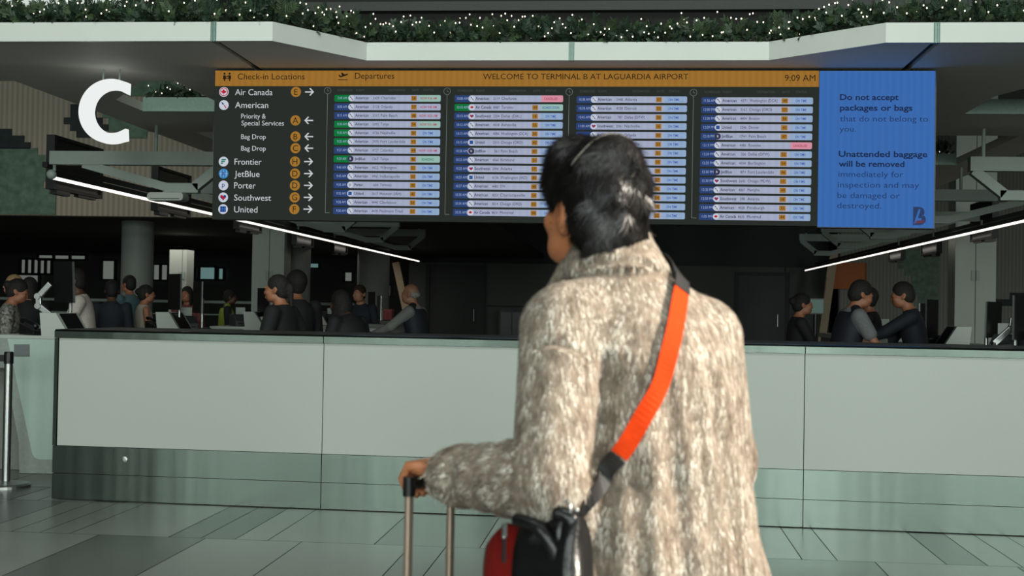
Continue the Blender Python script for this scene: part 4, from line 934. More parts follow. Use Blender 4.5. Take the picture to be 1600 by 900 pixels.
def person(label, px, Y, h=1.72, face=0., lean=0., shirt=(30, 31, 34), skin=(150, 100, 74), hair=(26, 22, 20), style='short', lh=None, rh=None, sleeve='long', vest=None, trous=(26, 27, 30), headturn=0., nod=0., pattern=0, top=None):
    """body in its own frame: +y is where the person faces"""
    k = h / 1.75; q = onY(px, 470, Y); rz = R(face)
    t = thing('person', label, 'person', (q[0], Y, 0), rz)
    piv = np.array((0, 0, .95)); cl, sl = math.cos(R(lean)), math.sin(R(lean))
    def B(p):
        p = np.array(p, float)
        if p[2] > .95: d = p - piv; p = piv + np.array((d[0], d[1] * cl + d[2] * sl, -d[1] * sl + d[2] * cl))
        return p
    def Ti(x, y, z): Z = z - .95; return x, y * cl - Z * sl, y * sl + Z * cl + .95
    hh = .0115
    lo, hi = (-.62, -.5, -.02), (.62, .95, 1.95)
    bd = SDF((-.5, -.35, .6), (.5, .8, 1.9), hh); sh = SDF((-.5, -.35, .78), (.5, .8, 1.7), hh)
    SK = [B((-.185, 0, 1.42)), B((.185, 0, 1.42))]
    hands = [lh if lh else (-.24, .1, .84), rh if rh else (.24, .1, .84)]
    mbh = MB()
    for s, S_, H_ in ((-1, SK[0], hands[0]), (1, SK[1], hands[1])):
        e, hd = ik(S_, H_, .285, .255, (s * .5, -.6, -.5))
        bd.cap(S_, e, .045, .038, .02).cap(e, hd, .038, .026, .02)
        u = unit(hd - e); palm(bd, hd, u, (0, 0, -1), s, 1.05); fingers(mbh, hd, u, (0, .3, -1) if abs(u[2]) < .8 else (-s, .3, 0), s, .35, 1.05)
        if sleeve == 'long': sh.cap(S_, e, .066, .055, .03).cap(e, e + (hd - e) * .93, .055, .042, .02)
        elif sleeve == 'short': sh.cap(S_, S_ + (e - S_) * .62, .07, .066, .03)
    prof = [(.80, .165, .115, 0, 0), (.95, .168, .118, 0, 0), (1.1, .152, .108, 0, 0), (1.28, .178, .122, 0, .005), (1.38, .182, .112, 0, 0), (1.44, .13, .085, 0, -.01), (1.49, .068, .062, 0, -.008)]
    bd.loft([(z, a * .9, b * .9, c, d) for z, a, b, c, d in prof], .02, T=Ti)
    sh.loft([(z, a, b, c, d) for z, a, b, c, d in prof], .03, T=Ti)
    hc = B((0, .035, 1.63)); ca, sa = math.cos(R(headturn)), math.sin(R(headturn)); cn, sn = math.cos(R(nod + lean * .5)), math.sin(R(nod + lean * .5))
    def TH(p):
        x, y, z = p; y, z = y * cn + z * sn, -y * sn + z * cn; return hc + np.array((x * ca - y * sa, x * sa + y * ca, z))
    bd.cap(B((0, -.012, 1.44)), TH((0, -.01, -.05)), .055, .052, .03)
    Rm = head_sdf(bd, TH)
    body = place('body', bd.mesh('body', mat('skin_%d_%d_%d' % skin, skin, .55, var=.04, scale=20), mbh), t, smooth=True)
    sm_ = mat('shirt_%d_%d_%d' % shirt, shirt, .8, var=.12, scale=60) if not pattern else MATS.get('patterned_blouse') or mat('patterned_blouse', (120, 118, 112), .8, var=.95, scale=38)
    place('shirt', sh.mesh('shirt', sm_), t, smooth=True)
    hs = SDF(hc - .22, hc + .22, .008)
    E = lambda c, r, k_=.015, **kw: hs.ell(TH(c), r, k_, rot=Rm, **kw)
    if style != 'bald':
        E((0, -.018, .034), (.084, .102, .098)); E((0, -.05, -.02), (.074, .068, .075))
        if style == 'bun': E((0, -.115, .03), (.045, .042, .045))
        if style == 'tail': E((0, -.105, .0), (.035, .05, .05)); hs.cap(TH((0, -.125, -.0)), TH((0, -.13, -.15)), .032, .016, .02)
        if style == 'long':
            E((0, -.05, -.08), (.085, .06, .13)); E((-.07, .0, -.06), (.022, .045, .12)); E((.07, .0, -.06), (.022, .045, .12))
        if style == 'curly': E((0, -.03, .04), (.1, .115, .11))
        E((0, .115, -.055), (.07, .085, .115), .012, cut=True); E((0, .14, 0), (.058, .07, .055), .01, cut=True)
    else:
        E((0, -.055, -.01), (.078, .066, .05)); E((0, -.02, .095), (.07, .09, .08), .01, cut=True); E((0, .1, 0), (.1, .1, .1), .01, cut=True)
    if style == 'cap': hs.ell(TH((0, -.01, .055)), (.088, .105, .075), .01, rot=Rm).ell(TH((0, .1, .045)), (.065, .07, .012), .01, rot=Rm)
    place('hair' if style != 'cap' else 'cap', hs.mesh('hair', mat('hair_%d_%d_%d' % hair, hair, .75, var=.4, scale=70, bump=.8)), t, smooth=True)
    if vest:
        vs_ = SDF((-.4, -.35, .85), (.4, .6, 1.6), hh); vs_.loft([(z, a + .014, b + .014, c, d) for z, a, b, c, d in prof if .9 < z < 1.46], .02, T=Ti)
        for s in (-1, 1): vs_.cap(B((s * .12, 0, 1.44)), B((s * .06, 0, 1.475)), .05, .05, .02)
        vs_.ell(B((0, .14, 1.46)), (.055, .07, .14), .01, cut=True)
        place('vest', vs_.mesh('vest', mat('vest_%d_%d_%d' % vest, vest, .7, var=.08)), t, smooth=True)
    lg = SDF((-.3, -.25, .0), (.3, .3, 1.0), hh)
    for s in (-1, 1): lg.cap((s * .09, 0, .88), (s * .1, .012, .48), .092, .062, .03).cap((s * .1, .012, .48), (s * .1, -.01, .07), .062, .05, .02)
    lg.loft([(.80, .16, .112, 0, 0), (.96, .162, .114, 0, 0)], .04)
    place('trousers', lg.mesh('trousers', mat('trousers_%d_%d_%d' % trous, trous, .8)), t, smooth=True)
    for s in (-1, 1):
        ss = SDF((s * .1 - .08, -.14, -.01), (s * .1 + .08, .22, .14), .009); ss.ell((s * .1, .06, .045), (.046, .125, .045), .02).cap((s * .1, -.03, .05), (s * .1, -.02, .09), .045, .045, .02); ss.put(lambda x, y, z: (z - .004) + 0 * x + 0 * y, (s * .1 - .1, -.14, -.1), (s * .1 + .1, .25, .0), .002, cut=True)
        place('shoe', ss.mesh('shoe', M_black), t, smooth=True)
    t.scale = (k, k, k)
    return t
SKD, SKM, SKL = (92, 60, 44), (158, 104, 76), (186, 134, 106)
# facing: 90 looks left in the photo, -90 looks right, 0 away, 180 towards the camera
person('woman in black short-sleeved top looking left, elbow on the counter, dark hair tied back', 449, 9.95 + .45, 1.66, 80, 6, (20, 21, 24), SKM, style='tail', lh=(-.25, .3, 1.13), rh=(.30, .22, 1.14), sleeve='short', headturn=8)
person('person with dark curly hair right behind the woman in black', 467, 11.8, 1.72, 40, 4, (34, 33, 34), SKM, style='curly', lh=(-.2, .32, 1.12))
person('person in black seen from behind, bending over the desk left of the grey-haired man', 566, 11.0, 1.60, 60, 22, (18, 18, 20), SKD, style='long', lh=(-.15, .45, 1.1), rh=(.2, .42, 1.1))
person('man with short brown hair facing the camera behind a dark monitor', 566, 17.5, 1.70, 165, 5, (40, 44, 54), SKL, hair=(52, 38, 28), lh=(-.2, .35, 1.15), rh=(.2, .35, 1.15))
person('grey-haired man in dark vest and grey shirt reaching left over the desk', 657, 14.2, 1.68, 78, 8, (124, 124, 120), (158, 112, 88), hair=(150, 146, 138), style='bald', lh=(-.15, .52, 1.14), rh=(.16, .5, 1.14), vest=(32, 36, 44))
person('person in yellow-green safety vest walking right beyond the left desks', 352, 19.5, 1.62, -70, 4, (30, 34, 36), SKD, lh=(-.2, .22, 1.0), vest=(150, 172, 60), style='short')
person('man with beard in a teal shirt before the first round column, arms folded', 203, 17.6, 1.78, 65, 0, (76, 102, 106), SKM, lh=(.1, .24, 1.16), rh=(-.1, .26, 1.12))
person('woman in a pale sleeveless top right of the man in teal', 225, 15.4, 1.62, -60, 0, (176, 166, 152), SKM, style='bun', sleeve='none')
person('person in a dull red top half hidden behind the two left monitors', 293, 17.9, 1.64, 175, 0, (112, 62, 58), SKM, style='long', lh=(-.15, .3, 1.2))
person('man in a loose white shirt bending at the first left desk', 138, 12.2, 1.74, 110, 9, (212, 200, 190), SKD, style='short', lh=(-.2, .42, 1.12), rh=(.22, .42, 1.12))
person('person in a dark suit standing right of the man in white', 174, 14.8, 1.66, 20, 4, (26, 30, 38), SKD, hair=(16, 15, 15))
person('woman in a black and white patterned blouse at the left edge of the photo', 3, 11.7, 1.62, -70, 10, (90, 90, 88), SKM, style='bun', pattern=1, nod=14, lh=(-.2, .3, 1.1))
person('blonde person behind the patterned blouse at the left edge', 24, 14.5, 1.70, 130, 0, (60, 60, 58), SKL, hair=(150, 122, 84), style='long')
person('dark-haired person in black seen from behind, left of the silver arm', 43, 13.4, 1.66, 10, 4, (24, 24, 26), SKL, style='long')
person('woman in black facing right by the pale lit screen', 1243, 13.4, 1.62, -85, 4, (24, 23, 24), SKM, style='bun', lh=(-.15, .42, 1.12), rh=(.16, .4, 1.12))
person('man in navy vest and grey shirt bending right over the desk', 1312, 11.6, 1.74, -80, 14, (112, 114, 116), SKM, lh=(-.15, .52, 1.12), rh=(.16, .48, 1.08), vest=(26, 28, 38), sleeve='short', nod=10)
person('person in black facing left opposite the man in the navy vest', 1368, 14.3, 1.70, 75, 6, (22, 22, 24), SKM, style='curly', lh=(-.15, .42, 1.14), rh=(.16, .42, 1.14))
person('person in dark navy reaching left behind the second right monitor', 1440, 12.25, 1.74, 80, 12, (26, 30, 40), SKM, style='short', lh=(-.2, .58, 1.16), rh=(.16, .5, 1.14), nod=6)

# ------------------------------------------------------------------ the man in front
TH0 = R(35); O = np.array((0.0, 2.47, 0.0)); c35, s35 = math.cos(TH0), math.sin(TH0)
def W2L(p): d = np.array(p, float) - O; return np.array((c35 * d[0] + s35 * d[1], -s35 * d[0] + c35 * d[1], d[2]))
def L2W(p): return O + np.array((c35 * p[0] - s35 * p[1], s35 * p[0] + c35 * p[1], p[2]))
man = thing('person', 'man seen from behind in fuzzy grey-brown wool coat looking up at the departures screen', 'person', tuple(O), TH0)
shL, elL, wrL = W2L((-.128, 2.37, 1.385)), W2L((-.138, 2.27, 1.115)), W2L((-.362, 2.475, 1.092))
shR, elR, wrR = np.array((.174, .0, 1.364)), np.array((.234, .02, 1.12)), np.array((.16, .21, 1.0))
# trolley handle geometry (the hand closes on its grip)
G1, G2 = W2L((-.431, 2.5, 1.07)), W2L((-.366, 2.632, 1.07)); gu = unit(G2 - G1); gn = unit(np.cross((0, 0, 1), gu))
if gn @ (wrL - G1) > 0: gn = -gn
Bc = G1 + (G2 - G1) * .42
hd_c = np.array((-.042, .074, 1.607)); hyaw = R(1); htl = R(-10)
def TH(p):
    x, y, z = p; y, z = y * math.cos(htl) + z * math.sin(htl), -y * math.sin(htl) + z * math.cos(htl)
    return hd_c + np.array((x * math.cos(hyaw) - y * math.sin(hyaw), x * math.sin(hyaw) + y * math.cos(hyaw), z)) * .98
bd = SDF((-.45, -.25, .75), (.4, .45, 1.86), .0055)
Rm = head_sdf(bd, TH)
bd.cap((0, -.015, 1.44), TH((0, -.02, -.06)), .062, .055, .03)
bd.loft([(.8, .15, .11, 0, 0), (1.1, .11, .08, .02, .02), (1.3, .12, .08, .02, .02), (1.4, .12, .07, .01, .01), (1.46, .08, .07, 0, -.01)], .02)
palmc = Bc + np.array((0, 0, .024))
bd.cap(shL, elL, .038, .036).cap(elL, wrL, .036, .030).cap(wrL, palmc - gn * .03, .028, .027, .02)
bd.ell(palmc - gn * .008, (.044, .05, .019), .015, rot=np.array([gu, gn, (0, 0, 1)]))
bd.cap(shR, elR, .05, .042).cap(elR, wrR, .042, .03)
uR = unit(wrR - elR); palm(bd, wrR, uR, (0, .2, -1), 1)
mbh = MB(); fingers(mbh, wrR, uR, (-.4, .2, -1), 1, .5)
for i, (o, ln) in enumerate(((-.034, .92), (-.0115, 1.0), (.011, 1.03), (.033, .97))):
    b0 = Bc + gu * o; ch = [b0 - gn * .02 + np.array((0, 0, .03)), b0 + gn * .024 * ln + np.array((0, 0, .03)), b0 + gn * .040 * ln + np.array((0, 0, .004)), b0 + gn * .026 * ln + np.array((0, 0, -.021)), b0 - gn * .002 + np.array((0, 0, -.026))]
    mbh.tube(ch, [.0105, .0108, .0098, .0088, .0068], 10)
b0 = Bc + gu * .048
mbh.tube([wrL + (palmc - wrL) * .6 + gu * .02, b0 - gn * .026 + np.array((0, 0, .006)), b0 - gn * .012 + np.array((0, 0, -.024)), b0 + gn * .012 + np.array((0, 0, -.028))], [.016, .0135, .0115, .0085], 10)
skin_m = mat('skin_man', (176, 112, 76), .5, var=.05, scale=30)
place('body', bd.mesh('body', skin_m, mbh), man, smooth=True)
for s in (-1, 1):
    mb = MB().ball(TH((s * .031, .082, -.002)), .0125, 14); mb.ball(TH((s * .031, .0915, -.001)), (.0055, .0045, .0055), 10, 1); mb.build('eye', [mat('eye_white', (220, 216, 208), .2), mat('iris', (34, 22, 16), .2)], man, smooth=True)
# coat -------------------------------------------------------------
def fold(X, Y, z):
    a = np.arctan2(Y, X); f = np.clip((1.38 - z) / .25, 0, 1)
    return f * (.0075 * np.sin(a * 9 + z * 2.2) + .005 * np.sin(a * 17 + 1.3 + z * 4)) + .003 * np.sin(z * 38 + a * 2.5) * f
ct_ = SDF((-.42, -.32, .66), (.4, .36, 1.62), .006)
ct_.loft([(.70, .262, .225, .035, .0), (.92, .25, .195, .045, 0), (1.1, .205, .165, .045, 0), (1.27, .19, .15, .03, -.005), (1.34, .188, .142, .012, -.008), (1.40, .162, .125, .0, -.005), (1.445, .118, .10, -.006, .005), (1.485, .086, .082, -.010, .018), (1.52, .066, .070, -.014, .03)], .03, fold=fold)
ct_.cap(shR, elR, .078, .07, .04).cap(elR, elR + (wrR - elR) * .8, .07, .058, .03)
ct_.cap(shL, elL, .078, .070, .028)
fa = wrL - elL
# forearm sleeve with rolled rings of cloth
rr_ = [.070, .072, .066, .070, .060, .063, .052, .060, .057]
for i in range(8): ct_.cap(elL + fa * (.02 + .85 * i / 8), elL + fa * (.02 + .85 * (i + 1) / 8), rr_[i], rr_[i + 1], .012)
ct_.cap(shL + np.array((.03, 0, .03)), (-.04, .01, 1.45), .05, .05, .04).cap(shR + np.array((-.02, 0, .022)), (.045, .01, 1.455), .054, .056, .04)
# armhole crease and opening at the cuff
ct_.cap(wrL - unit(fa) * .05, wrL + unit(fa) * .06, .036, .05, .006, cut=True)
# collar: a folded band flaring round the neck, and the lapel edge in front
def collar(x, y, z):
    cx, cy = -.016, .036 + (z - 1.5) * .35; Z = z - (1.53 + (y - .03) * -.12)
    r = np.sqrt((x - cx) ** 2 + ((y - cy) / 1.06) ** 2); t = np.clip(Z, -.034, .034)
    rad = .092 - .36 * (t + .034)
    return np.sqrt((r - rad) ** 2 + (Z - t) ** 2) - .0115
ct_.put(collar, (-.13, -.08, 1.44), (.1, .16, 1.58), .004)
def ray_sdf(px, py):
    c0 = W2L((0, 0, CH)); d = unit(W2L(onY(px, py, 2.5)) - c0)
    for t in np.arange(1.7, 3.2, .003):
        p = c0 + d * t; i = np.round((p - ct_.lo) / ct_.h).astype(int)
        if (i >= 0).all() and (i < ct_.d.shape).all() and ct_.d[tuple(i)] < 0: return p
    return c0 + d * 2.4
for chain, r0, k_ in (([(948, 556), (951, 600), (948, 650), (936, 705), (918, 750)], (.006, .010, .011, .011, .009), .02), ([(838, 541), (858, 535), (885, 540), (912, 549)], (.004, .006, .006, .004), .006),
                      ([(872, 428), (900, 417), (940, 408), (980, 405), (1016, 411)], (.006, .006, .006, .006, .006), .007), ([(700, 712), (706, 745), (704, 785)], (.004, .009, .007), .01)):
    H_ = [ray_sdf(*q) for q in chain]
    for i in range(len(H_) - 1): ct_.cap(H_[i], H_[i + 1], r0[i], r0[i + 1], k_, cut=True)
ct_.cap((-.085, .10, 1.505), (-.10, .165, 1.40), .016, .024, .012).cap((.06, .10, 1.50), (.06, .165, 1.40), .016, .024, .012)
coat = ct_.mesh('coat', mat('wool_ground', (120, 108, 96), .95, var=.35, scale=45, bump=.4))
coat_o = place('coat', coat, man, smooth=True)
cv = np.array([v.co for v in coat.vertices]); bvh = BVHTree.FromPolygons([v.co for v in coat.vertices], [tuple(p.vertices) for p in coat.polygons])
def sample(me, n, g):
    nf = len(me.polygons); cen = np.empty(nf * 3); me.polygons.foreach_get('center', cen); cen = cen.reshape(-1, 3)
    nor = np.empty(nf * 3); me.polygons.foreach_get('normal', nor); nor = nor.reshape(-1, 3); ar = np.empty(nf); me.polygons.foreach_get('area', ar)
    i = g.choice(nf, n, p=ar / ar.sum()); return cen[i], nor[i]
def strands(name, P, N, D, ln, wd, lift, mats, mi, parent, seg=3, curve=0., g=rng):
    """thin tapering ribbons standing on a surface"""
    n = len(P); D = D - N * (D * N).sum(1, keepdims=True); D /= np.linalg.norm(D, axis=1, keepdims=True) + 1e-9
    S_ = np.cross(N, D); V = np.empty((n, seg + 1, 2, 3), np.float32); pos = P - N * .001; d = D * np.sqrt(1 - lift[:, None] ** 2) + N * lift[:, None]
    for k in range(seg + 1):
        w_ = wd[:, None] * (1 - .75 * k / seg) / 2; V[:, k, 0] = pos - S_ * w_; V[:, k, 1] = pos + S_ * w_
        pos = pos + d * (ln[:, None] / seg); d = d - N * (curve * lift[:, None]) + g.normal(size=(n, 3)) * .035; d /= np.linalg.norm(d, axis=1, keepdims=True)
    V = V.reshape(-1, 3); idx = np.arange(n)[:, None, None] * (seg + 1) * 2 + np.arange(seg)[None, :, None] * 2 + np.array((0, 1, 3, 2))[None, None]
    idx = idx.reshape(-1, 4).astype(np.int32); me = bpy.data.meshes.new(name); me.vertices.add(len(V)); me.vertices.foreach_set('co', V.ravel()); me.loops.add(idx.size); me.loops.foreach_set('vertex_index', idx.ravel())
    me.polygons.add(len(idx)); me.polygons.foreach_set('loop_start', np.arange(len(idx), dtype=np.int32) * 4); me.polygons.foreach_set('loop_total', np.full(len(idx), 4, np.int32))
    for m_ in mats: me.materials.append(m_)
    me.polygons.foreach_set('material_index', np.repeat(mi, seg).astype(np.int32)); me.update(); me.validate()
    return place(name, me, parent)
g = np.random.default_rng(3)
n = 110000; P, N = sample(coat, n, g)
D = np.tile((0, 0, -1.), (n, 1)) + g.normal(size=(n, 3)) * .16
fdir = unit(fa); tt = ((P - elL) @ fdir) / np.linalg.norm(fa); dist = np.linalg.norm(P - (elL + np.clip(tt, 0, 1)[:, None] * fa), axis=1); onf = (dist < .085) & (tt > .05)
D[onf] = fdir + np.array((0, 0, -.5)) + g.normal(size=(onf.sum(), 3)) * .3
def vnoise(Q):
    i = np.floor(Q).astype(np.int64); f = Q - i; f = f * f * (3 - 2 * f); out = 0
    for dx in (0, 1):
        for dy in (0, 1):
            for dz in (0, 1):
                h_ = ((i[:, 0] + dx) * 73856093 ^ (i[:, 1] + dy) * 19349663 ^ (i[:, 2] + dz) * 83492791) % 100003 / 100003.
                out = out + h_ * np.where(dx, f[:, 0], 1 - f[:, 0]) * np.where(dy, f[:, 1], 1 - f[:, 1]) * np.where(dz, f[:, 2], 1 - f[:, 2])
    return out
sc_ = np.where(onf[:, None], (1 / .014, 1 / .014, 1 / .010), (1 / .0065, 1 / .0065, 1 / .042))
clump = (vnoise(P * sc_) - .5) * 1.7 + (vnoise(P * sc_ * .37 + 7) - .5) * .7 + g.normal(size=n) * .26
mi = np.digitize(clump, (-.56, -.18, .22))
wool = [mat('wool_umber', (84, 68, 57), .9, var=.2), mat('wool_taupe', (130, 112, 97), .9, var=.15), mat('wool_grey', (170, 159, 146), .9, var=.12), mat('wool_cream', (218, 211, 199), .9, var=.06)]
pile = strands('coat_pile', P, N, D, g.uniform(.010, .022, n), g.uniform(.0011, .0022, n), g.uniform(.05, .22, n), wool, mi, man, g=g, curve=.5)
pile['kind'] = 'stuff'
# hair -----------------------------------------------------------------
hs = SDF(hd_c - .2, hd_c + .2, .005)
E = lambda c, r, k_=.018, **kw: hs.ell(TH(c), r, k_, rot=Rm, **kw)
E((0, -.02, .04), (.088, .107, .102)); E((0, -.052, -.028), (.080, .074, .078)); E((0, -.07, -.052), (.060, .044, .045)); E((-.02, .05, .100), (.062, .058, .048)); E((.012, -.005, .102), (.060, .078, .05)); E((-.03, .07, .07), (.042, .036, .04)); E((-.052, .045, .045), (.032, .046, .05))
for i in range(26):
    a = i * 2.399; z_ = .11 - .2 * (i / 26.); r_ = math.sqrt(max(.02, 1 - ((z_ - .03) / .115) ** 2)); E((.078 * r_ * math.cos(a), -.025 + .097 * r_ * math.sin(a), z_), (.013, .017, .02), .012)
E((0, .125, -.06), (.075, .092, .12), .012, cut=True)
for s in (-1, 1): E((s * .090, .004, -.036), (.038, .044, .062), .010, cut=True); E((s * .08, -.03, -.10), (.04, .05, .045), .012, cut=True)
hm = hs.mesh('hair', mat('black_hair_ground', (20, 18, 18), .5, var=.3, scale=80)); hair_o = place('hair', hm, man, smooth=True)
n = 15000; P, N = sample(hm, n, g); whorl = TH((.01, -.055, .125))
rad = P - whorl; D = unit((0, 0, -1)) * .55 + rad / (np.linalg.norm(rad, axis=1, keepdims=True) + 1e-6)
sw = np.sin(P[:, 0] * 120 + P[:, 2] * 90 + 2 * np.sin(P[:, 1] * 60))[:, None] * np.cross(N, D) * .9; D = D + sw + g.normal(size=(n, 3)) * .16
hb_ = bpy.data.materials.new('black_hair_gloss'); hb_.use_nodes = True; b_ = hb_.node_tree.nodes['Principled BSDF']; b_.inputs['Base Color'].default_value = lin((24, 21, 21)); b_.inputs['Roughness'].default_value = .33; b_.inputs['Specular IOR Level'].default_value = .36
sn_ = strands('hair_strands', P, N, D, g.uniform(.016, .042, n), g.uniform(.0010, .0022, n), g.uniform(.05, .30, n), [hb_], np.zeros(n, int), man, seg=4, curve=.45, g=g); sn_['kind'] = 'stuff'
def smooth_path(p_):
    A_ = np.array(p_)
    for _ in range(5): A_[1:-1] = (A_[:-2] + 2 * A_[1:-1] + A_[2:]) / 4
    return A_
# thin headband over the crown
bvh_h = BVHTree.FromPolygons([v.co for v in hm.vertices], [tuple(p.vertices) for p in hm.polygons]); hp = []
for i in range(25):
    a = math.pi * (.2 + .42 * i / 24); d = TH((-math.cos(a) * .3, -.032, .03 + math.sin(a) * .3)); o = TH((0, -.032, .03)); h_ = bvh_h.ray_cast(Vector(d), Vector(o - d), 1.)
    if h_[0] is not None: hp.append(np.array(h_[0]) + unit(d - o) * .004)
MB().tube(smooth_path(hp), .0016, 8).build('headband', mat('pale_band', (84, 82, 76), .6), man, smooth=True)['label'] = 'thin pale headband'
# legs and shoes
lg = SDF((-.3, -.25, .0), (.3, .3, 1.05), .009)
for s in (-1, 1): lg.cap((s * .09, 0, .9), (s * .1, .012, .5), .095, .068, .03).cap((s * .1, .012, .5), (s * .1, -.01, .06), .068, .055, .02)
lg.loft([(.84, .155, .112, 0, 0), (1.0, .145, .104, 0, 0)], .04); place('trousers', lg.mesh('trousers', mat('trousers_dark', (30, 31, 34), .8)), man, smooth=True)
for s in (-1, 1):
    ss = SDF((s * .1 - .08, -.14, -.01), (s * .1 + .08, .22, .14), .007); ss.ell((s * .1, .06, .045), (.048, .13, .046), .02).cap((s * .1, -.03, .05), (s * .1, -.02, .09), .047, .047, .02); ss.put(lambda x, y, z: (z - .004) + 0 * x + 0 * y, (s * .1 - .1, -.14, -.1), (s * .1 + .1, .25, .0), .002, cut=True)
    place('shoe', ss.mesh('shoe', M_black), man, smooth=True)

# ------------------------------------------------------------------ crossbody bag: strap over the coat, bag at the left hip
bag = thing('crossbody_bag', 'red and black crossbody bag at the man\'s left hip, hanging on an orange strap', 'bag', tuple(O), TH0)
cl_ = W2L((0, 0, CH))
def hit(px, py):
    w_ = onY(px, py, 2.5) ; d = W2L(w_) - cl_; h_ = bvh.ray_cast(Vector(cl_), Vector(d).normalized(), 6.)
    return (np.array(h_[0]), np.array(h_[1])) if h_[0] is not None else (W2L(w_), unit(-d))
def spline(ps, n):
    ps = np.array(ps); k = len(ps); out = []
    for u in np.linspace(0, k - 1, n):
        i = min(int(u), k - 2); f = u - i; p = [ps[max(min(i + j, k - 1), 0)] for j in (-1, 0, 1, 2)]
        out.append(.5 * (2 * p[1] + (p[2] - p[0]) * f + (2 * p[0] - 5 * p[1] + 4 * p[2] - p[3]) * f * f + (3 * p[1] - p[0] - 3 * p[2] + p[3]) * f ** 3))
    return np.array(out)
def ribbon(P, N, wd, th, name, m_, parent, off=.011):
    mb = MB(); k = len(P); v = []; f = []
    for i in range(k):
        t_ = unit(P[min(i + 1, k - 1)] - P[max(i - 1, 0)]); n_ = unit(N[i] - t_ * (N[i] @ t_)); s_ = np.cross(t_, n_); b = P[i] + n_ * off
        ww = wd[i] if hasattr(wd, '__len__') else wd
        v += [b - s_ * ww / 2, b + s_ * ww / 2, b + s_ * ww / 2 + n_ * th, b - s_ * ww / 2 + n_ * th]
    for i in range(k - 1):
        for j in range(4): f.append((4 * i + j, 4 * i + (j + 1) % 4, 4 * i + 4 + (j + 1) % 4, 4 * i + 4 + j))
    f += [(0, 1, 2, 3), (4 * k - 1, 4 * k - 2, 4 * k - 3, 4 * k - 4)]; mb.raw(v, f); return mb.build(name, m_, parent)
sp = spline([(1056, 441, 0), (1057, 458, 0), (1054, 485, 0), (1046, 530, 0), (1033, 580, 0), (1016, 625, 0), (994, 672, 0), (969, 710, 0)], 44)
hn = [hit(a, b) for a, b, _ in sp]; Ps = np.array([h_[0] for h_ in hn]); Ns = np.array([h_[1] for h_ in hn])
def smooth(A_, it=6):
    A_ = A_.copy()
    for _ in range(it): A_[1:-1] = (A_[:-2] + 2 * A_[1:-1] + A_[2:]) / 4
    return A_
Ps = smooth(Ps, 8); Ns = smooth(Ns, 12)
M_org = mat('orange_webbing', (205, 58, 10), .85, var=.06, scale=90, spec=.15); M_web = mat('black_webbing', (22, 22, 23), .6, var=.2, scale=200); M_lea = mat('black_leather', (20, 20, 21), .32, var=.1, scale=60, bump=.15); M_redb = mat('red_leather', (118, 16, 11), .45, var=.06)
ribbon(Ps[7:], Ns[7:], .034, .003, 'strap', M_org, bag, .013)['label'] = 'orange strap'
o_ = ribbon(Ps[:8], Ns[:8], .036, .005, 'strap_pad', M_web, bag, .013); o_['label'] = 'black strap pad on the shoulder'
# over the shoulder and down the front of the coat
fr = []
for p in ((.10, .03, 1.52), (.085, .12, 1.47), (.05, .22, 1.36), (-.03, .26, 1.22), (-.12, .25, 1.08), (-.19, .19, .98)):
    h_ = bvh.find_nearest(Vector(p)); fr.append((np.array(h_[0]), np.array(h_[1])))
fp = [(Ps[0], Ns[0])] + fr; FP = spline([a for a, _ in fp], 30); FN = spline([b for _, b in fp], 30)
ribbon(FP, FN, .034, .003, 'front_strap', M_web, bag, .013)
lw = spline([(969, 710, 0), (950, 733, 0), (926, 762, 0), (903, 786, 0)], 16); hn = [hit(a, b) for a, b, _ in lw]; LP = np.array([h_[0] for h_ in hn]); LN_ = np.array([h_[1] for h_ in hn])
bag_top = W2L(onY(893, 800, 2.27)); LP[-1] = bag_top; LP = smooth(LP, 10); LN_ = smooth(LN_, 10)
ribbon(LP, LN_, .034, .004, 'lower_strap', M_web, bag, .013)['label'] = 'black webbing below the orange strap'
# bag body: rounded red shell with black leather gusset, rolled loop, rings and a zip pull
def BG_(px, py, Y): return W2L(onY(px, py, Y))
bc = (BG_(800, 905, 2.30) + BG_(865, 905, 2.26)) / 2
ax = unit(BG_(765, 900, 2.36) - BG_(890, 900, 2.22)); ay = unit(np.cross((0, 0, 1), ax)); 
def LB(u, v, z): return bc + ax * u + ay * v + np.array((0, 0, z))
mb = MB()
secs = []
for u in np.linspace(-.11, .125, 14):
    e_ = 1 - abs((u - .005) / .135) ** 4; secs.append([LB(u, .045 * e_ * math.cos(a) * (1 if math.sin(a) < 0 else .62), (.10 if math.sin(a) > 0 else .13) * (.55 + .45 * e_) * math.sin(a) * (1.0 if u < .06 else 1.08 - 2.6 * (u - .06))) for a in np.linspace(0, 2 * math.pi, 28, endpoint=False)])
v = [p for s_ in secs for p in s_]; f = [(i * 28 + j, i * 28 + (j + 1) % 28, (i + 1) * 28 + (j + 1) % 28, (i + 1) * 28 + j) for i in range(13) for j in range(28)] + [tuple(range(28))[::-1], tuple(range(13 * 28, 14 * 28))]
mb.raw(v, f); mb.build('bag_body', M_redb, bag, smooth=True)['label'] = 'red bag body'
mb = MB(); us = np.linspace(-.12, .02, 9); v = []
for i, u in enumerate(us): v += [LB(u, .052 * math.cos(a) * (1 if math.sin(a) < 0 else .62) * (1.02 + .02 * math.sin(i)), (.108 if math.sin(a) > 0 else .135) * math.sin(a) * (1 - .06 * (u > .04))) for a in np.linspace(0, 2 * math.pi, 28, endpoint=False)]
f = [(i * 28 + j, i * 28 + (j + 1) % 28, (i + 1) * 28 + (j + 1) % 28, (i + 1) * 28 + j) for i in range(8) for j in range(28)] + [tuple(range(28))[::-1], tuple(range(8 * 28, 9 * 28))]
mb.raw(v, f); mb.build('leather_gusset', M_lea, bag, smooth=True)['label'] = 'black leather end of the bag'
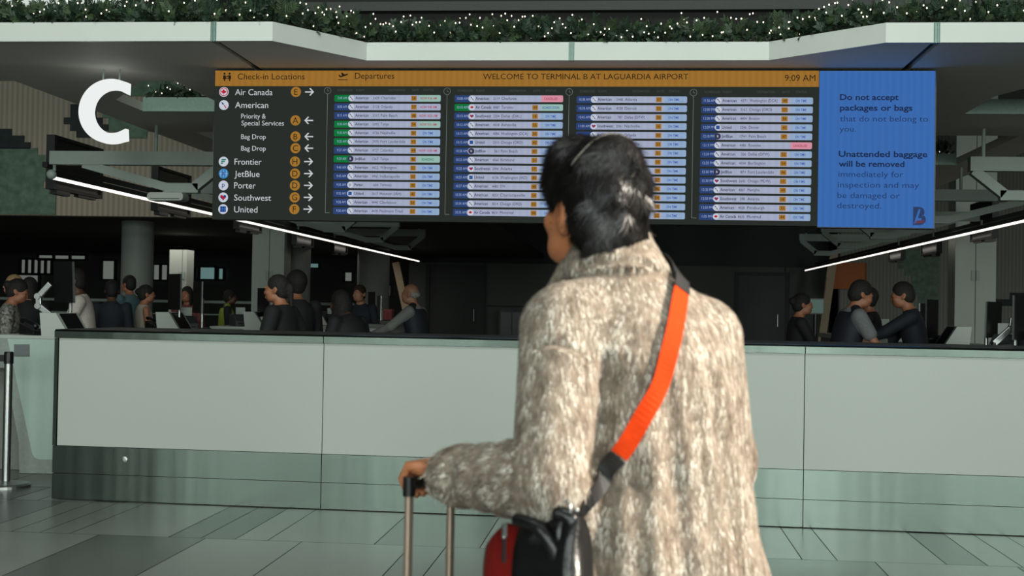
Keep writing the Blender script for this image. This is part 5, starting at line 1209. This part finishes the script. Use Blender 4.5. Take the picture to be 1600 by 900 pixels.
for pts, r_ in (([(806, 812, 2.25), (842, 825, 2.22), (866, 862, 2.21), (872, 905, 2.22)], .012), ([(868, 800, 2.22), (893, 812, 2.21), (897, 850, 2.21), (886, 885, 2.215), (868, 905, 2.22)], .014), ([(884, 792, 2.23), (873, 830, 2.21), (880, 870, 2.21)], .008)):
    MB().tube([tuple(p) for p in spline([BG_(*q) for q in pts], 18)], r_, 12).build('leather_loop', M_lea, bag, smooth=True)
mb = MB(); k_ = 20; c_ = BG_(881, 797, 2.215); mb.tube([tuple(c_ + ax * .017 * math.cos(2 * math.pi * i / k_) + np.array((0, 0, .017 * math.sin(2 * math.pi * i / k_)))) for i in range(k_ + 1)], .0028, 8); mb.build('ring', M_steel2, bag, smooth=True)
for px, py in ((878, 876), (901, 797)): MB().ball(tuple(BG_(px, py, 2.195)), .0048, 12).build('rivet', M_steel2, bag, smooth=True)
z0 = BG_(788, 826, 2.25); MB().box(tuple(z0 - np.array((.004, .003, .012))), tuple(z0 + np.array((.004, .003, .008)))).ball(tuple(z0 - np.array((0, 0, .014))), .005, 10).build('zip_pull', M_steel2, bag); MB().box(tuple(z0 - np.array((.003, .002, .06))), tuple(z0 - np.array((-.003, -.002, .016)))).build('zip_tab', M_web, bag)

# ------------------------------------------------------------------ trolley suitcase
mid = L2W((G1 + G2) / 2); rzs = math.atan2(L2W(G2)[1] - L2W(G1)[1], L2W(G2)[0] - L2W(G1)[0])
case = thing('suitcase', 'trolley suitcase whose bronze metal pull handle the man holds in his left hand', 'suitcase', (mid[0], mid[1], 0), rzs)
hw = np.linalg.norm(G2 - G1) / 2; M_brz = mat('bronze_metal', (160, 140, 124), .35, .6, var=.05)
for s in (-1, 1):
    MB().prism([(a, b, .58) for a, b in rrect(s * hw - .0095, s * hw + .0095, -.007, .007, .006, .006, 4)], (0, 0, .475)).build('handle_post', M_brz, case)
    MB().prism([(a, b, 1.045) for a, b in rrect(s * hw - .0125, s * hw + .0125, -.0105, .0105, .008, .008, 4)], (0, 0, .038)).build('handle_corner', M_black, case)
MB().tube([(-hw, 0, 1.07), (hw, 0, 1.07)], .0135, 16).build('handle_grip', M_black, case, smooth=False)
sb = MB().prism([(a, b, .06) for a, b in rrect(-.21, .21, -.05, .19, .05, .05)], (0, 0, .54)); M_case = mat('case_shell', (52, 52, 54), .45)
sb.build('shell', M_case, case, bevel=.02); mb = MB()
for k in range(5): mb.box((-.16 + k * .08 - .01, .189, .12), (-.16 + k * .08 + .01, .196, .54))
mb.build('shell_ribs', M_case, case); MB().prism([(a, b, .59) for a, b in rrect(-.1, .1, -.03, .03, .02, .02)], (0, 0, .016)).build('handle_plate', M_black, case)
for x in (-.17, .17):
    for y in (-.01, .15):
        wb = MB().tube([(x - .012, y, .028), (x + .012, y, .028)], .0278, 18).box((x - .018, y - .012, .045), (x + .018, y + .012, .066)); wb.build('wheel', M_black, case)
bpy.data.objects.remove(_fo)
